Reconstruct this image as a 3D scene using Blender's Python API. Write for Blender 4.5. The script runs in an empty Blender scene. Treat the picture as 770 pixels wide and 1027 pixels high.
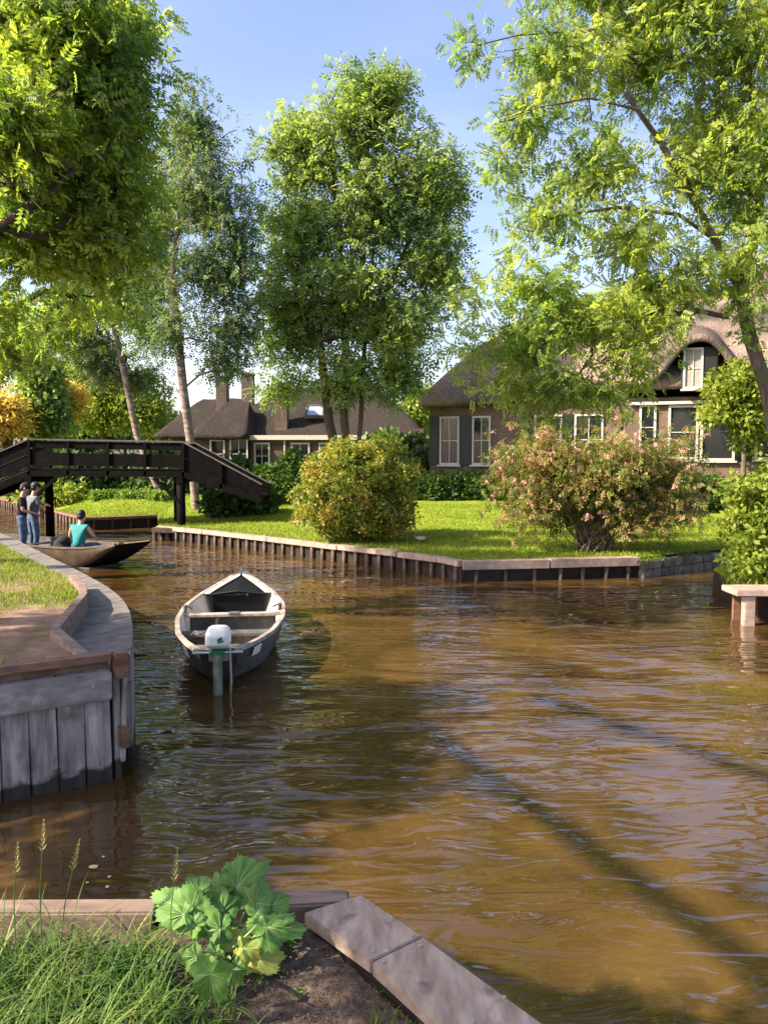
import bpy, math, random
import numpy as np
from mathutils import Vector, Matrix
random.seed(7)
RNG = np.random.default_rng(11)
scene = bpy.context.scene
COL = scene.collection
# ------------------------------------------------------------------ camera
CAMH, FPX, CX, CY, HOR = 2.4, 780.0, 385.0, 513.5, 458.0
TH = math.atan((CY - HOR) / FPX)
CAM = Vector((0, 0, CAMH))
FW = Vector((0, math.cos(TH), -math.sin(TH))); UP = Vector((0, math.sin(TH), math.cos(TH))); RT = Vector((1, 0, 0))

def P(px, py, d=None, z=None):
    """layout helper: point of the place seen along a direction, at a distance d (world Y) or a height z"""
    r = FW + RT * ((px - CX) / FPX) + UP * ((CY - py) / FPX)
    t = d / r.y if d is not None else (z - CAMH) / r.z
    return CAM + r * t

cam_data = bpy.data.cameras.new('camera')
cam = bpy.data.objects.new('camera', cam_data); COL.objects.link(cam)
cam.location = CAM
cam.rotation_euler = (math.pi / 2 - TH, 0, 0)
cam_data.sensor_fit = 'VERTICAL'; cam_data.sensor_height = 36.0
cam_data.lens = 36.0 * FPX / 1027.0
cam_data.clip_end = 2000; cam_data.clip_start = 0.05
scene.camera = cam

# ------------------------------------------------------------------ light
SUN_TO = Vector((-0.95, -0.30, 0)).normalized()
SUN_EL = math.radians(37)
sdir = Vector((SUN_TO.x * math.cos(SUN_EL), SUN_TO.y * math.cos(SUN_EL), math.sin(SUN_EL)))
sl = bpy.data.lights.new('sun', 'SUN'); sl.energy = 5.0; sl.angle = math.radians(0.55); sl.color = (1.0, 0.85, 0.64)
so = bpy.data.objects.new('sun', sl); COL.objects.link(so)
so.rotation_euler = sdir.to_track_quat('Z', 'Y').to_euler()
world = bpy.data.worlds.new('World'); scene.world = world; world.use_nodes = True
wn = world.node_tree; bg = wn.nodes['Background']
sky = wn.nodes.new('ShaderNodeTexSky'); sky.sky_type = 'NISHITA'; sky.sun_disc = False
sky.sun_elevation = SUN_EL; sky.sun_rotation = math.atan2(SUN_TO.x, SUN_TO.y)
sky.air_density = 1.0; sky.dust_density = 2.6; sky.ozone_density = 2.0
tc = wn.nodes.new('ShaderNodeTexCoord'); mp = wn.nodes.new('ShaderNodeMapping'); mp.inputs['Scale'].default_value = (1.2, 1.2, 4.5)
nz = wn.nodes.new('ShaderNodeTexNoise'); nz.inputs['Scale'].default_value = 1.7; nz.inputs['Detail'].default_value = 6
wn.links.new(tc.outputs['Generated'], mp.inputs[0]); wn.links.new(mp.outputs[0], nz.inputs['Vector'])
rp = wn.nodes.new('ShaderNodeValToRGB'); rp.color_ramp.elements[0].position = 0.48; rp.color_ramp.elements[1].position = 0.75
rp.color_ramp.elements[0].color = (0, 0, 0, 1); rp.color_ramp.elements[1].color = (.35, .35, .35, 1)
wn.links.new(nz.outputs['Fac'], rp.inputs[0])
# thin cloud only low in the sky
sx = wn.nodes.new('ShaderNodeSeparateXYZ'); wn.links.new(tc.outputs['Generated'], sx.inputs[0])
mr = wn.nodes.new('ShaderNodeMapRange'); mr.inputs['From Min'].default_value = 0.02; mr.inputs['From Max'].default_value = 0.42
mr.inputs['To Min'].default_value = 1.0; mr.inputs['To Max'].default_value = 0.12
wn.links.new(sx.outputs['Z'], mr.inputs['Value'])
mm = wn.nodes.new('ShaderNodeMath'); mm.operation = 'MULTIPLY'; wn.links.new(rp.outputs[0], mm.inputs[0]); wn.links.new(mr.outputs[0], mm.inputs[1])
mxc = wn.nodes.new('ShaderNodeMixRGB'); mxc.inputs[2].default_value = (9, 8.6, 8.8, 1)
tint = wn.nodes.new('ShaderNodeMixRGB'); tint.blend_type = 'MULTIPLY'; tint.inputs[0].default_value = 1; tint.inputs[2].default_value = (1.15, 1.03, 1.05, 1)
wn.links.new(sky.outputs[0], tint.inputs[1])
wn.links.new(mm.outputs[0], mxc.inputs[0]); wn.links.new(tint.outputs[0], mxc.inputs[1]); wn.links.new(mxc.outputs[0], bg.inputs[0])
bg.inputs[1].default_value = 0.108
scene.view_settings.view_transform = 'Standard'; scene.view_settings.look = 'None'
scene.view_settings.gamma = 1; scene.view_settings.use_curve_mapping = False
scene.view_settings.exposure = 1.6

# ------------------------------------------------------------------ materials
def newmat(name):
    m = bpy.data.materials.new(name); m.use_nodes = True
    return m, m.node_tree, m.node_tree.nodes['Principled BSDF']

def mat(name, stops, scale=3.0, rough=0.8, bump=0.3, stretch=(1, 1, 1), detail=6, spec=0.3, metal=0.0, bdist=0.02, island=0.0, second=None):
    m, nt, b = newmat(name)
    tc = nt.nodes.new('ShaderNodeTexCoord'); mp = nt.nodes.new('ShaderNodeMapping'); mp.inputs['Scale'].default_value = stretch
    nz = nt.nodes.new('ShaderNodeTexNoise'); nz.inputs['Scale'].default_value = scale; nz.inputs['Detail'].default_value = detail; nz.inputs['Roughness'].default_value = 0.62
    nt.links.new(tc.outputs['Object'], mp.inputs[0]); nt.links.new(mp.outputs[0], nz.inputs['Vector'])
    cr = nt.nodes.new('ShaderNodeValToRGB'); el = cr.color_ramp.elements
    n = len(stops)
    while len(el) < n: el.new(0.5)
    for i, c in enumerate(stops):
        el[i].position = 0.28 + 0.46 * i / max(1, n - 1); el[i].color = (c[0], c[1], c[2], 1)
    nt.links.new(nz.outputs['Fac'], cr.inputs[0])
    out = cr.outputs[0]
    if second:   # large-scale patches: (scale, colour, lo, hi)
        n2 = nt.nodes.new('ShaderNodeTexNoise'); n2.inputs['Scale'].default_value = second[0]; n2.inputs['Detail'].default_value = 4
        nt.links.new(tc.outputs['Object'], n2.inputs['Vector'])
        r2 = nt.nodes.new('ShaderNodeMapRange'); r2.inputs['From Min'].default_value = second[2]; r2.inputs['From Max'].default_value = second[3]
        nt.links.new(n2.outputs['Fac'], r2.inputs['Value'])
        mx = nt.nodes.new('ShaderNodeMixRGB'); mx.inputs[2].default_value = (*second[1], 1)
        nt.links.new(r2.outputs[0], mx.inputs[0]); nt.links.new(out, mx.inputs[1]); out = mx.outputs[0]
    if island > 0:
        g = nt.nodes.new('ShaderNodeNewGeometry'); h = nt.nodes.new('ShaderNodeHueSaturation')
        r = nt.nodes.new('ShaderNodeMapRange'); r.inputs['To Min'].default_value = 1 - island; r.inputs['To Max'].default_value = 1 + island
        nt.links.new(g.outputs['Random Per Island'], r.inputs['Value']); nt.links.new(r.outputs[0], h.inputs['Value']); nt.links.new(out, h.inputs['Color']); out = h.outputs[0]
    nt.links.new(out, b.inputs['Base Color'])
    b.inputs['Roughness'].default_value = rough; b.inputs['Specular IOR Level'].default_value = spec; b.inputs['Metallic'].default_value = metal
    if bump > 0:
        bp = nt.nodes.new('ShaderNodeBump'); bp.inputs['Strength'].default_value = bump; bp.inputs['Distance'].default_value = bdist
        nt.links.new(nz.outputs['Fac'], bp.inputs['Height']); nt.links.new(bp.outputs[0], b.inputs['Normal'])
    return m

def leafmat(name, c1, c2, trans=None, tr=0.35, scale=0.8, rough=0.55, c3=None):
    """foliage: colour varies leaf by leaf and clump by clump, light passes through"""
    m, nt, b = newmat(name)
    g = nt.nodes.new('ShaderNodeNewGeometry')
    tc = nt.nodes.new('ShaderNodeTexCoord'); nz = nt.nodes.new('ShaderNodeTexNoise'); nz.inputs['Scale'].default_value = scale; nz.inputs['Detail'].default_value = 2
    nt.links.new(tc.outputs['Object'], nz.inputs['Vector'])
    ad = nt.nodes.new('ShaderNodeMath'); ad.operation = 'MULTIPLY_ADD'; ad.inputs[1].default_value = 0.6; ad.inputs[2].default_value = -0.3
    nt.links.new(g.outputs['Random Per Island'], ad.inputs[0])
    a2 = nt.nodes.new('ShaderNodeMath'); a2.operation = 'MULTIPLY_ADD'; a2.inputs[1].default_value = 1.6; a2.inputs[2].default_value = -0.3; nt.links.new(nz.outputs['Fac'], a2.inputs[0])
    a3 = nt.nodes.new('ShaderNodeMath'); a3.operation = 'ADD'; nt.links.new(ad.outputs[0], a3.inputs[0]); nt.links.new(a2.outputs[0], a3.inputs[1])
    cr = nt.nodes.new('ShaderNodeValToRGB'); el = cr.color_ramp.elements
    el[0].position = 0.15; el[0].color = (*c1, 1); el[1].position = 0.8; el[1].color = (*c2, 1)
    if c3: e = el.new(0.97); e.color = (*c3, 1)
    nt.links.new(a3.outputs[0], cr.inputs[0])
    nt.links.new(cr.outputs[0], b.inputs['Base Color']); b.inputs['Roughness'].default_value = rough; b.inputs['Specular IOR Level'].default_value = 0.35
    t = nt.nodes.new('ShaderNodeBsdfTranslucent'); mx = nt.nodes.new('ShaderNodeMixShader'); mx.inputs[0].default_value = tr
    hs = nt.nodes.new('ShaderNodeMixRGB'); hs.blend_type = 'MULTIPLY'; hs.inputs[0].default_value = 1; hs.inputs[2].default_value = (1.5, 1.55, 0.7, 1)
    nt.links.new(cr.outputs[0], hs.inputs[1]); nt.links.new(hs.outputs[0], t.inputs[0])
    nt.links.new(b.outputs[0], mx.inputs[1]); nt.links.new(t.outputs[0], mx.inputs[2])
    nt.links.new(mx.outputs[0], nt.nodes['Material Output'].inputs[0])
    return m

def flatm(name, c, rough=0.6, metal=0.0, spec=0.4, bump=0.05):
    d = tuple(x * 0.78 for x in c)
    return mat(name, [d, c], scale=9, rough=rough, metal=metal, spec=spec, bump=bump)

def brickmat(name, c1, c2, mortar, scale=1.0):
    m, nt, b = newmat(name)
    tc = nt.nodes.new('ShaderNodeTexCoord'); mp = nt.nodes.new('ShaderNodeMapping'); mp.inputs['Rotation'].default_value = (math.pi / 2, 0, 0)
    br = nt.nodes.new('ShaderNodeTexBrick'); br.inputs['Scale'].default_value = scale
    br.inputs['Brick Width'].default_value = 0.23; br.inputs['Row Height'].default_value = 0.075; br.inputs['Mortar Size'].default_value = 0.011; br.inputs['Bias'].default_value = -0.1
    br.inputs['Color1'].default_value = (*c1, 1); br.inputs['Color2'].default_value = (*c2, 1); br.inputs['Mortar'].default_value = (*mortar, 1)
    nt.links.new(tc.outputs['Object'], mp.inputs[0]); nt.links.new(mp.outputs[0], br.inputs['Vector'])
    nz = nt.nodes.new('ShaderNodeTexNoise'); nz.inputs['Scale'].default_value = 1.3; nz.inputs['Detail'].default_value = 8; nt.links.new(tc.outputs['Object'], nz.inputs['Vector'])
    mx = nt.nodes.new('ShaderNodeMixRGB'); mx.blend_type = 'OVERLAY'; mx.inputs[0].default_value = 0.7; nt.links.new(br.outputs['Color'], mx.inputs[1]); nt.links.new(nz.outputs['Fac'], mx.inputs[2])
    nt.links.new(mx.outputs[0], b.inputs['Base Color']); b.inputs['Roughness'].default_value = 0.9
    bp = nt.nodes.new('ShaderNodeBump'); bp.inputs['Strength'].default_value = 0.5; bp.inputs['Distance'].default_value = 0.01; bp.invert = True
    nt.links.new(br.outputs['Fac'], bp.inputs['Height']); nt.links.new(bp.outputs[0], b.inputs['Normal'])
    return m

def glassmat(name, c=(0.012, 0.016, 0.018)):
    m, nt, b = newmat(name); b.inputs['Base Color'].default_value = (*c, 1); b.inputs['Roughness'].default_value = 0.04; b.inputs['Specular IOR Level'].default_value = 0.6
    return m

def watermat():
    m, nt, b = newmat('canal_water')
    tc = nt.nodes.new('ShaderNodeTexCoord')
    # silt clouds in the turbid water
    n1 = nt.nodes.new('ShaderNodeTexNoise'); n1.inputs['Scale'].default_value = 0.9; n1.inputs['Detail'].default_value = 7; n1.inputs['Distortion'].default_value = 0.8
    nt.links.new(tc.outputs['Object'], n1.inputs['Vector'])
    cr = nt.nodes.new('ShaderNodeValToRGB'); el = cr.color_ramp.elements
    el[0].position = 0.3; el[0].color = (0.038, 0.0215, 0.0066, 1); el[1].position = 0.72; el[1].color = (0.092, 0.053, 0.0165, 1)
    nt.links.new(n1.outputs['Fac'], cr.inputs[0]); nt.links.new(cr.outputs[0], b.inputs['Base Color'])
    b.inputs['Roughness'].default_value = 0.025; b.inputs['IOR'].default_value = 1.58; b.inputs['Specular IOR Level'].default_value = 0.6
    def layer(scale, st, detail, dist=0.6, rot=0.0):
        mp = nt.nodes.new('ShaderNodeMapping'); mp.inputs['Scale'].default_value = st; mp.inputs['Rotation'].default_value = (0, 0, rot)
        n = nt.nodes.new('ShaderNodeTexNoise'); n.inputs['Scale'].default_value = scale; n.inputs['Detail'].default_value = detail; n.inputs['Distortion'].default_value = dist
        nt.links.new(tc.outputs['Object'], mp.inputs[0]); nt.links.new(mp.outputs[0], n.inputs['Vector']); return n
    a = layer(0.95, (0.6, 1.45, 1), 1.0, 1.4, 0.12); c = layer(3.6, (0.5, 1.5, 1), 1.5, 1.2, -0.12); e = layer(0.33, (1, 1, 1), 2, 0.8)
    # calm and ruffled patches
    pr = nt.nodes.new('ShaderNodeMapRange'); pr.inputs['From Min'].default_value = 0.38; pr.inputs['From Max'].default_value = 0.62; pr.inputs['To Min'].default_value = 0.22; pr.inputs['To Max'].default_value = 1.0
    nt.links.new(e.outputs['Fac'], pr.inputs['Value'])
    s = nt.nodes.new('ShaderNodeMath'); s.operation = 'MULTIPLY_ADD'; s.inputs[1].default_value = 0.40
    nt.links.new(c.outputs['Fac'], s.inputs[0]); nt.links.new(a.outputs['Fac'], s.inputs[2])
    q = nt.nodes.new('ShaderNodeMath'); q.operation = 'MULTIPLY'; nt.links.new(s.outputs[0], q.inputs[0]); nt.links.new(pr.outputs[0], q.inputs[1])
    bp = nt.nodes.new('ShaderNodeBump'); bp.inputs['Strength'].default_value = 1.0; bp.inputs['Distance'].default_value = 0.085
    nt.links.new(q.outputs[0], bp.inputs['Height']); nt.links.new(bp.outputs[0], b.inputs['Normal'])
    return m

M = {}
M['water'] = watermat()
M['lawn'] = mat('lawn_grass', [(0.09, 0.135, 0.010), (0.16, 0.22, 0.015), (0.24, 0.28, 0.03)], scale=2.2, rough=0.95, bump=0.9, bdist=0.05, detail=12, spec=0.1)
M['bankground'] = mat('bank_ground', [(0.12, 0.07, 0.045), (0.21, 0.14, 0.10), (0.29, 0.21, 0.155)], scale=6, rough=0.95, bump=0.6, bdist=0.03, detail=12, spec=0.1, second=(1.1, (0.10, 0.13, 0.02), 0.50, 0.60))
M['soil'] = mat('garden_soil', [(0.045, 0.032, 0.025), (0.105, 0.078, 0.062), (0.20, 0.155, 0.125)], scale=24, rough=1, bump=1.0, bdist=0.03, detail=14, spec=0.1)
M['mud'] = mat('wet_bank_soil', [(0.012, 0.008, 0.005), (0.03, 0.02, 0.012)], scale=6, rough=0.8, bump=0.6, bdist=0.05)
M['sunlitdeck'] = mat('sunlit_weathered_deck_wood', [(0.10, 0.085, 0.085), (0.19, 0.165, 0.16), (0.30, 0.27, 0.25)], scale=5, rough=0.8, bump=0.5, bdist=0.012, stretch=(1, 1, 1), detail=10, island=0.12)
M['boardwood'] = mat('grey_stained_boards', [(0.12, 0.10, 0.09), (0.28, 0.245, 0.22), (0.50, 0.45, 0.41)], scale=3.2, rough=0.85, bump=0.6, bdist=0.02, stretch=(5, 5, 0.7), detail=12, island=0.18, second=(3.5, (0.075, 0.05, 0.045), 0.52, 0.75))
def wetline(m, z0, amp):
    nt = m.node_tree; b = nt.nodes['Principled BSDF']; src = b.inputs['Base Color'].links[0].from_socket
    tc = nt.nodes.new('ShaderNodeTexCoord'); g = nt.nodes.new('ShaderNodeNewGeometry'); sp = nt.nodes.new('ShaderNodeSeparateXYZ'); nt.links.new(g.outputs['Position'], sp.inputs[0])
    n = nt.nodes.new('ShaderNodeTexNoise'); n.inputs['Scale'].default_value = 7; n.inputs['Detail'].default_value = 5; nt.links.new(g.outputs['Position'], n.inputs['Vector'])
    a = nt.nodes.new('ShaderNodeMath'); a.operation = 'MULTIPLY_ADD'; a.inputs[1].default_value = amp; nt.links.new(n.outputs['Fac'], a.inputs[0]); nt.links.new(sp.outputs['Z'], a.inputs[2])
    r_ = nt.nodes.new('ShaderNodeMapRange'); r_.inputs['From Min'].default_value = z0 + amp / 2 - .02; r_.inputs['From Max'].default_value = z0 + amp / 2 + .015; r_.inputs['To Min'].default_value = .9; r_.inputs['To Max'].default_value = 0
    nt.links.new(a.outputs[0], r_.inputs['Value']); mx = nt.nodes.new('ShaderNodeMixRGB'); mx.inputs[2].default_value = (.014, .010, .009, 1)
    nt.links.new(r_.outputs[0], mx.inputs[0]); nt.links.new(src, mx.inputs[1]); nt.links.new(mx.outputs[0], b.inputs['Base Color'])
wetline(M['boardwood'], .12, .22)
M['beamwood'] = mat('grey_purple_beam', [(0.15, 0.13, 0.12), (0.24, 0.215, 0.20), (0.38, 0.345, 0.32)], scale=4, rough=0.7, bump=0.45, bdist=0.012, stretch=(0.6, 3, 4), detail=10, second=(5, (0.36, 0.33, 0.32), 0.62, 0.72))
M['redwood'] = mat('red_brown_hardwood', [(0.085, 0.042, 0.028), (0.17, 0.09, 0.06), (0.26, 0.155, 0.11)], scale=5, rough=0.7, bump=0.4, bdist=0.01, stretch=(1, 1, 3), detail=10, island=0.1)
M['capwood'] = mat('pinkish_weathered_cap_plank', [(0.17, 0.12, 0.10), (0.29, 0.215, 0.18), (0.40, 0.32, 0.27)], scale=6, rough=0.8, bump=0.5, bdist=0.012, detail=10, island=0.15)
M['plank'] = mat('weathered_walk_plank', [(0.17, 0.125, 0.095), (0.29, 0.225, 0.175), (0.43, 0.35, 0.285)], scale=4.5, rough=0.8, bump=0.5, bdist=0.006, stretch=(4, 1.1, 4), detail=12, island=0.1, second=(9, (0.085, 0.062, 0.05), 0.6, 0.8))
M['deckwalk'] = mat('grey_path_boards', [(0.085, 0.078, 0.073), (0.14, 0.128, 0.122), (0.21, 0.195, 0.185)], scale=7, rough=0.85, bump=0.5, bdist=0.01, detail=10, island=0.13)
M['postwood'] = mat('wet_dark_post', [(0.025, 0.016, 0.011), (0.07, 0.045, 0.031), (0.16, 0.105, 0.07)], scale=7, rough=0.7, bump=0.5, bdist=0.02, island=0.25)
M['wetwood'] = mat('water_stained_wood', [(0.008, 0.006, 0.005), (0.022, 0.016, 0.014)], scale=9, rough=0.45, bump=0.4, bdist=0.01)
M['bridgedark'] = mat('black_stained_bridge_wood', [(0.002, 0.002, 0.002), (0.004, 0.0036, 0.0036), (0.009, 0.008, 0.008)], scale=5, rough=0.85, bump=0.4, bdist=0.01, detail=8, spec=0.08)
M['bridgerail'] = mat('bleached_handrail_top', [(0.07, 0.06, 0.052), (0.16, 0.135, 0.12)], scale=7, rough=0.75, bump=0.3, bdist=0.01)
M['stone'] = mat('old_edging_stone', [(0.07, 0.06, 0.045), (0.16, 0.14, 0.11), (0.28, 0.25, 0.2)], scale=7, rough=0.95, bump=0.8, bdist=0.03, island=0.3)
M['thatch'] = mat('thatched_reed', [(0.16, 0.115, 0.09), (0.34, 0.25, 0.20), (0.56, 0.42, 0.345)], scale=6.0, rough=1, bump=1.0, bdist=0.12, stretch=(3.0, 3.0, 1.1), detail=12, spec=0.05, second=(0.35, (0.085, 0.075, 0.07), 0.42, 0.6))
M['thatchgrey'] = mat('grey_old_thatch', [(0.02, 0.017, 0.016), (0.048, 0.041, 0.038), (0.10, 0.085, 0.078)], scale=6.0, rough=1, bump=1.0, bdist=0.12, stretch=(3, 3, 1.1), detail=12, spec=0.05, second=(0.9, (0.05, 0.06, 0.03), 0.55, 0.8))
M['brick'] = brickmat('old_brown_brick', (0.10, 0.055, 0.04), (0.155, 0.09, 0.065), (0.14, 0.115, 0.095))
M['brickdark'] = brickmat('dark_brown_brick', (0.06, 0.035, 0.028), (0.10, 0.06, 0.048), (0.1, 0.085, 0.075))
M['white'] = flatm('white_window_paint', (0.50, 0.49, 0.465), 0.5)
M['cream'] = flatm('cream_fascia_paint', (0.6, 0.55, 0.47), 0.6)
M['shutter'] = flatm('dark_green_shutter_paint', (0.006, 0.014, 0.011), 0.4)
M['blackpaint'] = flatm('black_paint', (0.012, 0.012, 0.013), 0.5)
M['glass'] = glassmat('window_glass')
M['skyglass'] = glassmat('roof_window_glass', (0.25, 0.32, 0.4))
M['curtain'] = flatm('pale_curtain', (0.30, 0.28, 0.24), 0.9)
M['bark'] = mat('grey_brown_bark', [(0.055, 0.042, 0.03), (0.13, 0.10, 0.075), (0.22, 0.18, 0.14)], scale=5, rough=0.95, bump=1.0, bdist=0.04, stretch=(3, 3, 0.7), detail=10, second=(2.2, (0.09, 0.11, 0.045), 0.55, 0.75))
M['barkdark'] = mat('dark_bark', [(0.03, 0.022, 0.016), (0.075, 0.055, 0.04), (0.13, 0.10, 0.075)], scale=5, rough=0.95, bump=0.9, bdist=0.04, stretch=(3, 3, 0.7), detail=8)
M['birchbark'] = mat('birch_bark', [(0.04, 0.03, 0.026), (0.20, 0.155, 0.125), (0.40, 0.33, 0.275)], scale=3.5, rough=0.8, bump=0.4, bdist=0.02, stretch=(1, 1, 2.6), detail=8)
M['leafA'] = leafmat('yellow_green_tree_leaves', (0.085, 0.17, 0.05), (0.33, 0.40, 0.07), tr=0.58, scale=0.7)
M['leafB'] = leafmat('birch_leaves', (0.07, 0.125, 0.065), (0.16, 0.225, 0.10), tr=0.45, scale=0.5)
M['leafC'] = leafmat('mid_green_tree_leaves', (0.09, 0.165, 0.06), (0.30, 0.38, 0.12), tr=0.5, scale=0.45)
M['leafD'] = leafmat('ash_leaves', (0.12, 0.215, 0.06), (0.36, 0.42, 0.09), tr=0.58, scale=0.6)
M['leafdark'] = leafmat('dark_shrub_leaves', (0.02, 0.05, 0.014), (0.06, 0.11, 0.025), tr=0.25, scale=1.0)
M['leafmid'] = leafmat('hedge_leaves', (0.04, 0.09, 0.015), (0.09, 0.16, 0.025), tr=0.3, scale=1.2)
M['leafbright'] = leafmat('bright_hedge_leaves', (0.08, 0.16, 0.02), (0.16, 0.25, 0.03), tr=0.35, scale=1.5)
M['leafyellow'] = leafmat('golden_leaves', (0.42, 0.30, 0.06), (0.62, 0.47, 0.12), tr=0.4, scale=0.8)
M['leaflime'] = leafmat('lime_leaves', (0.13, 0.19, 0.02), (0.25, 0.30, 0.045), tr=0.4, scale=1.2)
M['leafbush'] = leafmat('bronze_green_bush_leaves', (0.07, 0.125, 0.022), (0.31, 0.31, 0.05), tr=0.4, scale=1.6, c3=(0.42, 0.22, 0.08))
M['leafpinkbush'] = leafmat('olive_shrub_leaves', (0.09, 0.14, 0.025), (0.25, 0.235, 0.06), tr=0.4, scale=1.4, c3=(0.38, 0.22, 0.13))
M['flower'] = leafmat('pink_flowers', (0.55, 0.24, 0.25), (0.75, 0.42, 0.36), tr=0.3, scale=3)
M['bigleaf'] = leafmat('broad_green_leaf', (0.055, 0.15, 0.03), (0.13, 0.255, 0.055), tr=0.3, scale=9, rough=0.6)
M['bigleafyellow'] = leafmat('yellowing_broad_leaf', (0.16, 0.26, 0.04), (0.42, 0.42, 0.09), tr=0.3, scale=14)
M['vein'] = flatm('pale_leaf_rib', (0.26, 0.36, 0.14), 0.6)
M['blade'] = leafmat('tall_grass_blades', (0.04, 0.105, 0.018), (0.14, 0.22, 0.04), tr=0.35, scale=4, c3=(0.30, 0.29, 0.11))
M['lawnblade'] = leafmat('lawn_blades', (0.13, 0.185, 0.012), (0.23, 0.28, 0.03), tr=0.35, scale=1.0)
M['dryblade'] = leafmat('seed_heads', (0.22, 0.21, 0.08), (0.38, 0.35, 0.15), tr=0.3, scale=4)
M['hull'] = mat('worn_dark_grey_hull', [(0.045, 0.043, 0.043), (0.085, 0.08, 0.078), (0.17, 0.15, 0.14)], scale=7, rough=0.5, bump=0.2, bdist=0.005, detail=10, spec=0.5)
wetline(M['hull'], .03, .07)
M['gunwale'] = mat('weathered_pale_gunwale', [(0.14, 0.115, 0.10), (0.30, 0.26, 0.23), (0.46, 0.415, 0.37)], scale=6, rough=0.6, bump=0.2, bdist=0.004, detail=10)
M['inner'] = mat('cream_boat_inside', [(0.30, 0.27, 0.22), (0.52, 0.48, 0.40), (0.68, 0.64, 0.56)], scale=3, rough=0.6, bump=0.1, bdist=0.004, detail=8)
M['floor'] = mat('grey_boat_floor', [(0.035, 0.035, 0.036), (0.08, 0.08, 0.08), (0.16, 0.15, 0.15)], scale=6, rough=0.7, bump=0.2, bdist=0.01, detail=8)
M['blackgloss'] = flatm('black_foredeck', (0.006, 0.0065, 0.008), 0.6, spec=.15)
M['motorwhite'] = flatm('white_motor_cowl', (0.78, 0.80, 0.74), 0.35)
M['motorgreen'] = flatm('green_motor_paint', (0.02, 0.17, 0.06), 0.4)
M['motorleg'] = mat('green_grey_motor_leg', [(0.08, 0.10, 0.07), (0.18, 0.21, 0.15), (0.33, 0.34, 0.27)], scale=8, rough=0.4, bump=0.1, bdist=0.004)
M['steel'] = flatm('galvanised_tube', (0.50, 0.48, 0.44), 0.35, metal=0.6)
M['plate'] = flatm('white_registration_plate', (0.72, 0.72, 0.70), 0.4)
M['punt'] = mat('tan_punt_side', [(0.03, 0.022, 0.014), (0.062, 0.045, 0.028), (0.10, 0.075, 0.048)], scale=4, rough=0.6, bump=0.2, bdist=0.005)
M['puntedge'] = mat('worn_brown_edge', [(0.06, 0.045, 0.035), (0.15, 0.12, 0.095)], scale=6, rough=0.6, bump=0.2, bdist=0.004)
M['beambrown'] = mat('brown_lying_beam', [(0.10, 0.068, 0.053), (0.19, 0.135, 0.11), (0.28, 0.21, 0.175)], scale=5, rough=0.75, bump=0.5, bdist=0.01, stretch=(.5, 3, 3), detail=12)
M['skin'] = flatm('skin', (0.48, 0.27, 0.19), 0.55, bump=0)
M['hair'] = flatm('black_hair', (0.012, 0.01, 0.009), 0.6)
M['blackcloth'] = flatm('black_cotton', (0.014, 0.014, 0.016), 0.9)
M['greycloth'] = flatm('blue_grey_cotton', (0.12, 0.14, 0.16), 0.9)
M['teal'] = flatm('teal_vest_cloth', (0.012, 0.22, 0.23), 0.75)
M['jeans'] = mat('blue_denim', [(0.03, 0.05, 0.09), (0.07, 0.11, 0.19), (0.13, 0.18, 0.27)], scale=10, rough=0.95, bump=0.2, bdist=0.01)
M['duckbrown'] = flatm('mottled_brown_feathers', (0.16, 0.11, 0.07), 0.8)
M['duckhead'] = flatm('dark_green_head_feathers', (0.02, 0.06, 0.04), 0.5)
M['duckbill'] = flatm('orange_bill', (0.5, 0.25, 0.04), 0.5)
M['duckgrey'] = flatm('pale_grey_feathers', (0.36, 0.34, 0.31), 0.8)
M['floatleaf'] = flatm('yellow_fallen_leaf', (0.6, 0.5, 0.22), 0.7)

# ------------------------------------------------------------------ objects
def tag(o, label=None, cat=None, group=None, kind=None):
    if label: o['label'] = label
    if cat: o['category'] = cat
    if group: o['group'] = group
    if kind: o['kind'] = kind
    return o

def thing(name, label, cat, loc=(0, 0, 0), rz=0, group=None):
    o = bpy.data.objects.new(name, None); COL.objects.link(o); o.location = loc; o.rotation_euler = (0, 0, rz)
    o.empty_display_size = 0.2
    tag(o, label, cat, group); return o

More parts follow.
